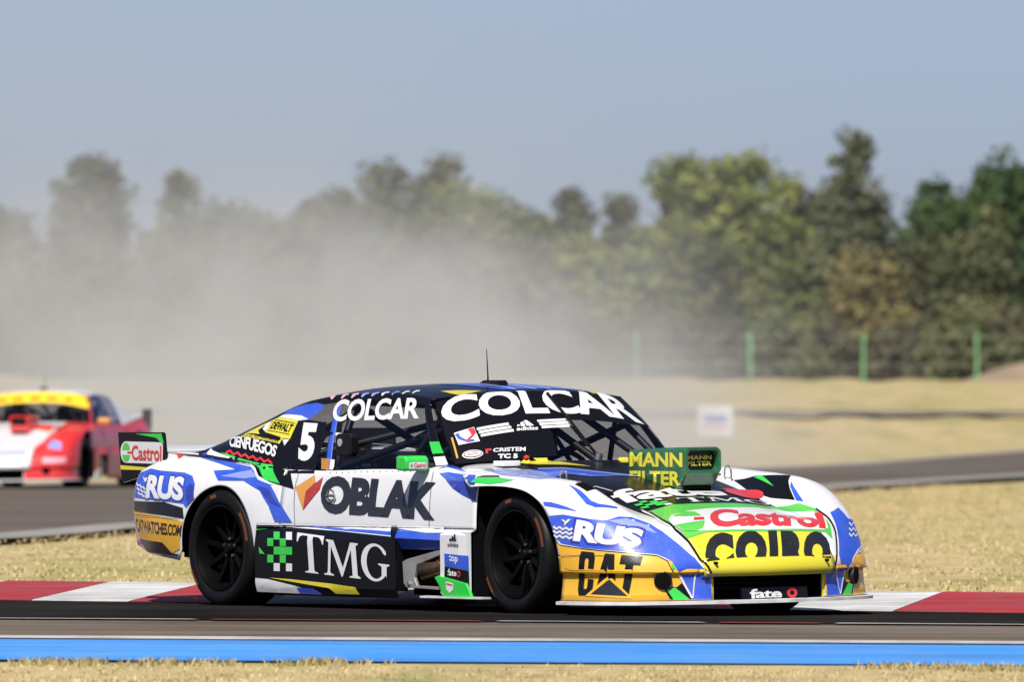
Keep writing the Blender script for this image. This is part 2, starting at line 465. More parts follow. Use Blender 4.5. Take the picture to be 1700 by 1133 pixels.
# ------------------------------------------------------------------ the other parts of the car
def nose_plan(off, n=5):
    """plan outline of the bumper edge, right tip to left tip, pushed out by off"""
    P = NF[:, 0, :2]; t = span(0, len(P) - 1, (len(P) - 1) * n); Q = crline(P, t); out = []
    for i, q in enumerate(Q):
        d = Q[min(i + 1, len(Q) - 1)] - Q[max(i - 1, 0)]; nrm = np.array([d[1], -d[0]]); nrm /= np.linalg.norm(nrm)
        if nrm[0] < 0 and abs(q[1]) < .9: nrm = -nrm
        if abs(q[1]) >= .9 and nrm[1] * q[1] < 0: nrm = -nrm
        out.append(q + off * nrm)
    return out
def build_wheel(root, x, sg, steer=0.0, marks=True):
    w = empty('wheel'); w.parent = root
    w.location = (x, sg * (.915 if x > 0 else .932), WHEEL_R); w.rotation_euler = (0, 0, steer)
    o = sg                                        # outer face at local y = 0, tyre goes inboard
    T = MB().lathe_y([(.243, -o*.012), (.262, o*.004), (.30, o*.006), (.322, -o*.008), (.3335, -o*.032), (WHEEL_R, -o*.06), (WHEEL_R, -o*.22), (.332, -o*.25), (.315, -o*.268), (.25, -o*.265)], 72)
    T.build('tyre', RUBBER, w, True)
    MB().lathe_y([(.247, -o*.014), (.247, -o*.004), (.236, -o*.002), (.230, -o*.016), (.222, -o*.05), (.214, -o*.10), (.212, -o*.235), (.245, -o*.25)], 64).build('rim', RIM, w, True)
    MB().lathe_y([(.0, -o*.105), (.05, -o*.10), (.07, -o*.085), (.085, -o*.10), (.15, -o*.125), (.213, -o*.13)], 48).build('wheel_disc', RIM, w, True)
    MB().lathe_y([(.0, -o*.05), (.026, -o*.05), (.032, -o*.06), (.034, -o*.1)], 20).build('hub_nut', RIM, w, True)
    for k in range(10):
        a = 2 * math.pi * k / 10 + (.2 if x > 0 else .5)
        ca, sa = math.cos(a), math.sin(a)
        b = MB()
        r0, r1, h0, h1 = .05, .222, .016, .011
        vs = []
        for (r, h, y) in ((r0, h0, -.075), (r1, h1, -.060), (r1, h1, -.10), (r0, h0, -.11)):
            for s in (-1, 1):
                vs.append((r * ca - s * h * sa, o * y, r * sa + s * h * ca))
        b.add(vs, [(0, 1, 3, 2), (2, 3, 5, 4), (4, 5, 7, 6), (6, 7, 1, 0), (0, 2, 4, 6), (1, 7, 5, 3)])
        b.build('spoke', RIM, w, bevel=.003)
    for k in range(5):
        a = 2 * math.pi * k / 5 + .3
        MB().tube([(.052*math.cos(a), -o*.09, .052*math.sin(a)), (.052*math.cos(a), -o*.068, .052*math.sin(a))], .009, 8).build('wheel_nut', mat('nut_grey', (.2,.2,.2), rough=.3, metal=.8), w)
    if marks:
        for (a0, a1, m) in ((.15, .75, ORANGE), (1.65, 1.85, AMBER), (3.6, 3.95, ORANGE)):
            MB().lathe_y([(.286, o*.0078), (.306, o*.0062)], 10, arc=(a0, a1)).build('sidewall_mark', mat('sidewall_orange', (.16, .045, .010), rough=.6), w, True)
    return w
def build_parts(root, C, detail=True):
    # wheels
    for x in (FRONT_AXLE, REAR_AXLE):
        for sg in (-1, 1):
            build_wheel(root, x, sg, math.radians(-2.0) if x > 0 else 0.0, detail)
    # dark structure under the panels
    b = MB()
    b.box((-1.85, -.80, .14), (2.3, .80, .20)).box((.72, -.57, .20), (2.02, .57, .54)).box((2.02, -.50, .20), (2.33, .50, .40))
    b.box((-2.35, -.62, .30), (-.95, .62, .80)).box((-1.06, -.86, .14), (1.0, .86, .44))
    for s in (-1, 1):
        b.box((.98, s * .57 if s > 0 else -.86, .15), (1.03, .86 if s > 0 else -.57, .715))
        b.box((-1.02, .60 if s > 0 else -.84, .15), (-.97, .84 if s > 0 else -.60, .74))
        b.box((-1.95, .60 if s > 0 else -.84, .28), (-1.88, .84 if s > 0 else -.60, .80))
        b.box((.74, .50 if s > 0 else -.60, .5), (1.3, .60 if s > 0 else -.50, .755))
    b.build('chassis', DARK, root)
    # side skirts with the exhaust bay
    for sg in (-1, 1):
        def sk(poly, name, m, y0, y1, bev=.006):
            o = MB().prism(poly, 'y', sg * y0, sg * y1).build(name, m, root, bevel=bev); return o
        k = 'R' if sg < 0 else 'L'
        # main skirt: a raked slab whose top ledge leans in
        prof = [(.905, .472), (.925, .455), (.944, .40), (.946, .13), (.93, .082), (.86, .08), (.86, .465)]
        xs = span(-1.065, .335, 14)
        G = np.array([[(x, sg * p[0], p[1] + (.012 * (x < -.9) if p[1] < .2 else 0)) for p in prof[:5]] for x in xs])
        surf(grid_obj('side_skirt', G, C['skirt'], root, solid=.01, flip=(sg > 0), smooth=False), 'skirt' + k)
        MB().prism([(.335, .12), (.335, .455), (.30, .44), (.30, .13)], 'y', sg * .86, sg * .944).build('skirt_end', BLACK, root)
        # ledge over the exhaust bay
        xs = span(.335, .775, 4)
        G = np.array([[(x, sg * .905, .472), (x, sg * .93, .455), (x, sg * .947, .42 - .02 * (x - .3)), (x, sg * .90, .355)] for x in xs])
        surf(grid_obj('bay_ledge', G, C['skirtfront'], root, solid=.006, flip=(sg > 0), smooth=False), 'ledge2' + k)
        MB().box((.32, sg * .80 - .01, .10), (.78, sg * .80 + .01, .46)).build('bay_wall', DARK, root)
        bay = MB().prism([(.36, .285), (.40, .30), (.775, .365), (.775, .34), (.50, .27), (.475, .20), (.50, .155), (.775, .15), (.775, .135), (.40, .14), (.37, .165)], 'y', sg * .895, sg * .915).build('exhaust_plate', ALU, root, bevel=.003)
        pp = MB().tube([(.82, sg * .84, .26), (.70, sg * .85, .265), (.60, sg * .87, .25), (.53, sg * .90, .235)], .05, 20, cap=False)
        pp.tube([(.69, sg * .851, .265), (.67, sg * .855, .264)], .058, 20)
        pp.build('exhaust_pipe', PIPE, bay, True, solid=.004)
        MB().tube([(.43, sg * .915, .165), (.43, sg * .93, .165)], .012, 10).build('bolt', STEEL, bay)
        # front box of the skirt
        fb = [(.775, .10), (.775, .455), (.80, .472), (1.05, .468), (1.05, .105)]
        G = np.array([[(x, sg * .905, .472), (x, sg * .935, .458), (x, sg * (.945 if x < 1.0 else .935), .44), (x, sg * (.945 if x < 1.0 else .935), .12), (x, sg * .93, .10)] for x in (.775, .86, .95, 1.02, 1.05)])
        surf(grid_obj('skirt_box', G, C['skirtbox'], root, solid=.008, flip=(sg > 0), smooth=False), 'skbox' + k)
        MB().box((1.03, sg * .86 - .04, .10), (1.045, sg * .86 + .065 if sg < 0 else .925, .46)).build('box_end', BLACK, root)
        MB().box((.776, min(sg * .86, sg * .94), .11), (.79, max(sg * .86, sg * .94), .45)).build('box_side', BLACK, root)
        fin = [(.66, sg * .99, .175), (.80, sg * 1.01, .16), (1.02, sg * 1.0, .095), (1.05, sg * .94, .085), (.80, sg * .90, .10), (.66, sg * .90, .165)]
        MB().prism([(.74, .205), (.775, .215), (1.045, .175), (1.10, .10), (1.05, .085), (.83, .10), (.80, .145)], 'y', sg * .945, sg * .962).build('skirt_fin', C['fin'], root, bevel=.003)
        MB().prism([(.58, sg * .90), (.60, sg * .965), (1.22, sg * .975), (1.20, sg * .90)], 'z', .090, .100).build('floor_edge', C['splitter'], root)
    # splitter
    o1, i1 = nose_plan(.032), nose_plan(-.10)
    n = len(o1)
    vs = [(p[0], p[1], .089) for p in o1] + [(p[0], p[1], .072) for p in o1] + [(p[0], p[1], .096) for p in i1] + [(p[0], p[1], .068) for p in i1]
    fs = []
    for k in range(n - 1):
        fs += [(k, k + 1, n + k + 1, n + k), (2*n + k, 2*n + k + 1, k + 1, k), (n + k, n + k + 1, 3*n + k + 1, 3*n + k)]
    b = MB(); b.add(vs, fs); b.build('front_splitter', C['splitter'], root)
    # grille
    b = MB(); b.prism([(2.28, -.37), (2.28, .37), (2.30, .37), (2.30, -.37)], 'z', .095, .26)
    g = b.build('grille', DARK, root)
    for s in (-1, 1):
        MB().prism([(2.30, s * .36), (2.53, s * .378), (2.525, s * .39), (2.30, s * .375)], 'z', .095, .25).build('grille_side', DARK, g)
        MB().prism([(2.535, s * .372), (2.552, s * .368), (2.552, s * .382), (2.535, s * .388)], 'z', .095, .245).build('grille_post', C['post'], g)
    MB().prism([(2.30, -.36), (2.555, -.36), (2.585, -.22), (2.60, 0), (2.585, .22), (2.555, .36), (2.30, .36)], 'z', .09, .098).build('grille_floor', DARK, g)
    for k in range(5):
        MB().box((2.30, -.355, .118 + .026 * k), (2.315, .355, .124 + .026 * k)).build('grille_bar', INNER, g)
    xs = span(5.1, 8.9, 24); G = []
    for t in xs:
        p = cr(NF[:, 0], t); q = cr(NF[:, 1], t)
        G.append([(p[0] + .012, p[1], .222), (p[0] + .010, p[1], .27), (q[0] + .010, q[1], .318), (q[0] + .0035, q[1], .322)])
    surf(grid_obj('grille_strip', np.array(G), C['strip'], root, solid=.006, flip=True), 'strip')
    for y in (-.375, .375):
        MB().tube([(2.565, y, .295), (2.60, y, .295)], .008, 10).build('rivet', DARK, CAR_PARTS['strip'])
    # round brake ducts in the bumper corners
    for s in (-1, 1):
        c = Vector((2.455, s * .635, .205)); d = Vector((.80, s * .60, 0)).normalized()
        du = MB().tube([c - d * .06, c + d * .03], .05, 28, cap=True).build('brake_duct', mat('duct_black', (.008,.008,.009), rough=.6), root)
        MB().tube([c + d * .0295, c + d * .034], .044, 28).build('duct_cap', DARK, du)
    # hood scoop
    sx0, sx1, sy, hw = 1.24, 1.80, .12, .125
    rings = []
    for (x, zb, zt, w_, ins) in ((sx0, .66, .885, hw - .015, 0), (sx0 + .02, .66, .90, hw, 0), (1.6, .67, .912, hw, 0), (1.72, .68, .914, hw, 0), (sx1 - .02, .755, .915, hw, 0), (sx1, .77, .908, hw - .006, 0),
                                 (sx1 - .004, .786, .896, hw - .02, 0), (sx1 - .05, .789, .891, hw - .022, 0)):
        r = .028; ring = []
        for (cy, cz, a0) in ((w_ - r, zt - r, 0), (-(w_ - r), zt - r, 90), (-(w_ - r), zb + r, 180), (w_ - r, zb + r, 270)):
            for k in range(5):
                a = math.radians(a0 + 22.5 * k); ring.append((x, sy + cy + r * math.cos(a), cz + r * math.sin(a)))
        rings.append(ring)
    G = np.array(rings); nv = 20; vs = G.reshape(-1, 3); fs = []
    for i in range(len(rings) - 1):
        for j in range(nv):
            fs.append((i * nv + j, i * nv + (j + 1) % nv, (i + 1) * nv + (j + 1) % nv, (i + 1) * nv + j))
    fs.append(tuple(range(nv)))
    b = MB(); b.add(vs, fs); scoop = b.build('hood_scoop', C['scoop'], root, True)
    CAR_PARTS['scoop'] = scoop
    pl = MB().box((sx1 - .052, sy - hw + .025, .789), (sx1 - .045, sy + hw - .025, .891)).build('scoop_filter', BLACK, scoop)
    CAR_PARTS['scoopfilter'] = pl
    MB().box((1.5, sy - .09, .64), (1.74, sy + .09, .79)).build('scoop_neck', DARK, scoop)
    # mirrors
    for sg in (-1, 1):
        m = MB().prism([(.462, .797), (.54, .792), (.557, .805), (.562, .85), (.545, .876), (.475, .879), (.46, .865)], 'y', sg * .865, sg * 1.02).build('wing_mirror', C['mirror'], root, bevel=.012)
        CAR_PARTS['mirror' + ('R' if sg < 0 else 'L')] = m
        MB().box((.45, min(sg * .875, sg * 1.01), .80), (.4535, max(sg * .875, sg * 1.01), .875)).build('mirror_glass', STEEL, m)
        MB().tube([(.50, sg * .80, .82), (.50, sg * .86, .83)], .014, 10).build('mirror_arm', INNER, m)
    # rear wing
    wing = MB().prism([(-2.64, .895), (-2.62, .908), (-2.40, .896), (-2.34, .885), (-2.40, .882)], 'y', -.79, .79).build('rear_wing', C['wing'], root)
    for sg in (-1, 1):
        pl = MB().prism([(-2.685, .992), (-2.215, .994), (-2.20, .985), (-2.175, .80), (-2.19, .775), (-2.40, .745), (-2.64, .70), (-2.66, .775)], 'y', sg * .79, sg * .803).build('end_plate', C['plate'], wing, bevel=.002)
        CAR_PARTS['plate' + ('R' if sg < 0 else 'L')] = pl
    # antenna, hood loops, vents, cowl bits
    a = MB().prism([(-.13, 1.255), (-.135, 1.27), (-.10, 1.284), (.03, 1.284), (.05, 1.27), (.05, 1.255)], 'y', -.035, .035).build('antenna', BLACK, root, bevel=.005)
    MB().tube([(-.10, 0, 1.28), (-.10, 0, 1.31), (-.11, 0, 1.46)], .0065, 8, r1=.002).build('antenna_rod', DARK, a)
    for sg in (-1, 1):
        pts = []
        for k in range(13):
            t = math.pi * k / 12; pts.append((1.42 + .032 * math.cos(t), sg * .56, .735 + (.065 * math.sin(t) ** .6 if 0 < k < 12 else 0)))
        MB().tube(pts, .005, 8).build('hood_pin', STEEL, root, True)
    MB().box((.80, -.60, .815), (.90, -.48, .845)).build('cowl_box', C['white'], root, bevel=.006)
    MB().lathe_y([(0, -.016), (.012, -.012), (.016, 0), (.012, .012), (0, .016)], 14, c=(.84, -.40, .858)).build('signal_lamp', RED, root, True)
    # cage, dash, seat
    cage = MB(); r = .021
    for s in (-1, 1):
        cage.tube([(-.58, s * .74, .20), (-.58, s * .73, .78), (-.56, s * .60, 1.12), (-.55, s * .52, 1.165)], r)
        cage.tube([(.66, s * .70, .3), (.60, s * .69, .82), (.22, s * .575, 1.15), (-.55, s * .555, 1.17)], r)
        cage.tube([(-.55, s * .56, 1.14), (-1.5, s * .55, .80)], r)
        cage.tube([(.50, s * .72, .75), (-.58, s * .74, .45)], r).tube([(.50, s * .72, .40), (-.58, s * .74, .80)], r)
        cage.tube([(.36, s * .60, 1.02), (-.58, s * .68, .80)], r)
        cage.tube([(.30, s * .60, 1.08), (.08, s * .70, .78)], .016)
    cage.tube([(-.55, -.53, 1.165), (-.55, .53, 1.165)], r).tube([(.22, -.575, 1.15), (.22, .575, 1.15)], r)
    cage.tube([(-.58, -.70, .80), (-.58, .70, .80)], r).tube([(-.56, -.55, 1.14), (-.58, .70, .45)], r).tube([(-.56, .55, 1.14), (-.58, -.70, .45)], r)
    cage.tube([(.22, -.50, 1.15), (-.55, .50, 1.165)], r).tube([(.22, .50, 1.15), (-.55, -.5, 1.165)], r)
    cage.tube([(.60, -.69, .80), (.60, .69, .80)], r).tube([(.22, 0, 1.15), (.60, .30, .80)], r).tube([(.22, .3, 1.15), (.60, .62, .80)], r)
    cage.tube([(-1.5, -.55, .80), (-.56, .5, 1.14)], r)
    cage.build('roll_cage', CAGE, root, True)
    b = MB(); b.box((.42, -.66, .50), (.66, .66, .78)); b.prism([(.36, .70), (.40, .80), (.68, .815), (.66, .6)], 'y', -.64, .64)
    b.build('dashboard', INNER, root)
    seat = MB()
    seat.prism([(-.42, .30), (-.05, .30), (.05, .42), (0, .46), (-.35, .42), (-.46, .98), (-.56, .98)], 'y', .14, .58)
    seat.prism([(-.57, .80), (-.30, .84), (-.32, 1.03), (-.57, 1.05)], 'y', .10, .16).prism([(-.57, .80), (-.30, .84), (-.32, 1.03), (-.57, 1.05)], 'y', .56, .62)
    seat.build('seat', INNER, root)
    b = MB(); pts = [(.18 - .05 * math.sin(a), .36 + .16 * math.cos(a), .72 + .155 * math.sin(a)) for a in [2 * math.pi * k / 24 for k in range(25)]]
    b.tube(pts, .015, 8, cap=False).tube([(.18, .22, .72), (.18, .50, .72)], .012).tube([(.18, .36, .72), (.45, .36, .66)], .018)
    b.build('steering_wheel', INNER, root, True)
    # boards between cabin and outside, headlining
    b = MB(); b.box((-.97, -.72, .4), (-.93, .72, .82)).build('bulkhead', INNER, root)

# ------------------------------------------------------------------ livery: thin vinyl pieces laid on the panels
FRAMES = {'side': ((0, 0, 0), (1, 0, 0), (0, 0, 1), (0, -1, 0)),
          'far': ((0, 0, 0), (1, 0, 0), (0, 0, 1), (0, 1, 0)),
          'top': ((0, 0, 0), (1, 0, 0), (0, 1, 0), (0, 0, 1)),
          'front': ((0, 0, 0), (0, 1, 0), (0, 0, 1), (1, 0, 0)),
          'hood': ((0, 0, 0), (-.5, 0, .8660254), (0, 1, 0), (.8660254, 0, .5)),
          'screen': ((0, 0, 0), (0, 1, 0), (-.7071, 0, .7071), (.7071, 0, .7071)),
          'corner': ((0, 0, 0), (.7660, .6428, 0), (0, 0, 1), (.6428, -.7660, 0)),
          'shoulder': ((0, 0, 0), (1, 0, 0), (0, .7071, .7071), (0, -.7071, .7071))}
def make_bvh(objs):
    vs, fs = [], []
    for o in objs:
        b = len(vs); M = o.matrix_local if o.parent and o.parent.type == 'EMPTY' else Matrix()
        vs += [v.co.copy() for v in o.data.vertices]; fs += [tuple(i + b for i in p.vertices) for p in o.data.polygons]
    return BVHTree.FromPolygons(vs, fs)
TEXT_CACHE = {}
def text_mesh(s, bold=0.0, space=1.0):
    """outline of a word, normalised to the unit square; verts, faces"""
    k = (s, bold, space)
    if k in TEXT_CACHE: return TEXT_CACHE[k]
    c = bpy.data.curves.new('lettering', 'FONT'); c.body = s; c.offset = bold; c.space_character = space; c.resolution_u = 4
    o = bpy.data.objects.new('lettering', c); col.objects.link(o)
    bpy.context.view_layer.update()
    dg = bpy.context.evaluated_depsgraph_get()
    me = o.evaluated_get(dg).to_mesh()
    V = [(v.co.x, v.co.y) for v in me.vertices]; Fc = [tuple(p.vertices) for p in me.polygons]
    o.evaluated_get(dg).to_mesh_clear(); bpy.data.objects.remove(o); bpy.data.curves.remove(c)
    A = np.array(V); lo, hi = A.min(0), A.max(0); A = (A - lo) / (hi - lo)
    TEXT_CACHE[k] = (A, Fc)
    return TEXT_CACHE[k]
def smooth_poly(pts, n=4):
    P = np.array(pts, float); N = len(P); out = []
    for i in range(N):
        p0, p1, p2, p3 = P[i - 1], P[i], P[(i + 1) % N], P[(i + 2) % N]
        for k in range(n):
            u = k / n
            out.append(0.5 * ((2 * p1) + (-p0 + p2) * u + (2 * p0 - 5 * p1 + 4 * p2 - p3) * u * u + (-p0 + 3 * p1 - 3 * p2 + p3) * u ** 3))
    return np.array(out)
def lay(bm, frame, bvh, parent, name, material, layer, step=.03, loc=None):
    O, U, V, N = [Vector(q) for q in FRAMES[frame]]
    xs = [v.co.x for v in bm.verts]; ys = [v.co.y for v in bm.verts]
    if not xs: return None
    for ax, (a, b) in enumerate(((min(xs), max(xs)), (min(ys), max(ys)))):
        t = math.floor(a / step) * step + step
        while t < b:
            co = (t, 0, 0) if ax == 0 else (0, t, 0); no = (1, 0, 0) if ax == 0 else (0, 1, 0)
            bmesh.ops.bisect_plane(bm, geom=bm.verts[:] + bm.edges[:] + bm.faces[:], plane_co=co, plane_no=no, dist=1e-6)
            t += step
    bmesh.ops.triangulate(bm, faces=[f for f in bm.faces if len(f.verts) > 4])
    dead = []
    off = .0016 + .0011 * layer
    for v in bm.verts:
        p = O + U * v.co.x + V * v.co.y + N * 4.0
        h, nn, i, d = bvh.ray_cast(p, -N, 8.0)
        if h is None: dead.append(v); continue
        if nn.dot(N) < 0: nn = -nn
        v.co = h + (nn * .5 + N * .5).normalized() * off
    if dead: bmesh.ops.delete(bm, geom=dead, context='VERTS')
    bad = [f for f in bm.faces if max(e.calc_length() for e in f.edges) > step * 4]
    if bad: bmesh.ops.delete(bm, geom=bad, context='FACES')
    for f in bm.faces:
        f.normal_update()
        if f.normal.dot(N) < 0: f.normal_flip()
        f.smooth = True
    if not bm.faces: bm.free(); return None
    if name in ('stripe', 'check'):                # a stripe cut by a gap is laid as separate pieces
        todo = set(bm.faces); isl = []
        while todo:
            st = [todo.pop()]; one = [st[0]]
            while st:
                f = st.pop()
                for e in f.edges:
                    for g in e.link_faces:
                        if g in todo: todo.discard(g); st.append(g); one.append(g)
            isl.append(one)
        if len(isl) > 1:
            out = None
            for one in sorted(isl, key=lambda q: -sum(f.calc_area() for f in q)):
                if sum(f.calc_area() for f in one) < 2e-5: continue
                ids = {}; V = []; Fc = []
                for f in one:
                    for v in f.verts:
                        if v not in ids: ids[v] = len(V); V.append(tuple(v.co))
                    Fc.append([ids[v] for v in f.verts])
                q = mesh_obj(name, V, Fc, material, parent, True); out = out or q
            bm.free(); return out
    me = bpy.data.meshes.new(name); bm.to_mesh(me); bm.free(); me.materials.append(material)
    o = bpy.data.objects.new(name, me); col.objects.link(o); o.parent = parent
    return o
def patch(parent, name, material, frame, bvh, polys, layer=0, smooth=False, step=.03):
    bm = bmesh.new()
    for P in polys:
        if len(P) < 3: continue
        P = smooth_poly(P) if smooth else np.array(P, float)
        vs = [bm.verts.new((p[0], p[1], 0)) for p in P]
        try: bm.faces.new(vs).normal_update()
        except ValueError: pass
    bmesh.ops.triangulate(bm, faces=bm.faces[:])
    return lay(bm, frame, bvh, parent, name, material, layer, step)
def quad_map(Q, A):
    """unit-square points A mapped into the quad bl, br, tr, tl"""
    Q = np.array(Q, float); u = A[:, :1]; v = A[:, 1:]
    return Q[0] * (1 - u) * (1 - v) + Q[1] * u * (1 - v) + Q[2] * u * v + Q[3] * (1 - u) * v
def word(parent, s, material, frame, bvh, quad, layer=1, bold=.02, space=1.0, name='lettering', step=.03, shape=None, vclip=None):
    A, Fc = shape if shape else text_mesh(s, bold, space)
    B = quad_map(quad, A)
    bm = bmesh.new(); vs = [bm.verts.new((p[0], p[1], 0)) for p in B]
    for f in Fc:
        try: bm.faces.new([vs[i] for i in f])
        except ValueError: pass
    if vclip: bmesh.ops.bisect_plane(bm, geom=bm.verts[:] + bm.edges[:] + bm.faces[:], plane_co=vclip[0], plane_no=vclip[1], clear_outer=True)
    return lay(bm, frame, bvh, parent, name, material, layer, step)
def poly_shape(polys):
    """hand-drawn glyphs: list of outlines, normalised together to the unit square"""
    P = np.array([p for q in polys for p in q], float); lo, hi = P.min(0), P.max(0)
    bm = bmesh.new()
    for q in polys:
        vs = [bm.verts.new((*((np.array(p) - lo) / (hi - lo)), 0)) for p in q]
        bm.faces.new(vs).normal_update()
    bmesh.ops.triangulate(bm, faces=bm.faces[:]); bm.verts.index_update()
    r = (np.array([(v.co.x, v.co.y) for v in bm.verts]), [tuple(v.index for v in f.verts) for f in bm.faces]); bm.free()
    return r

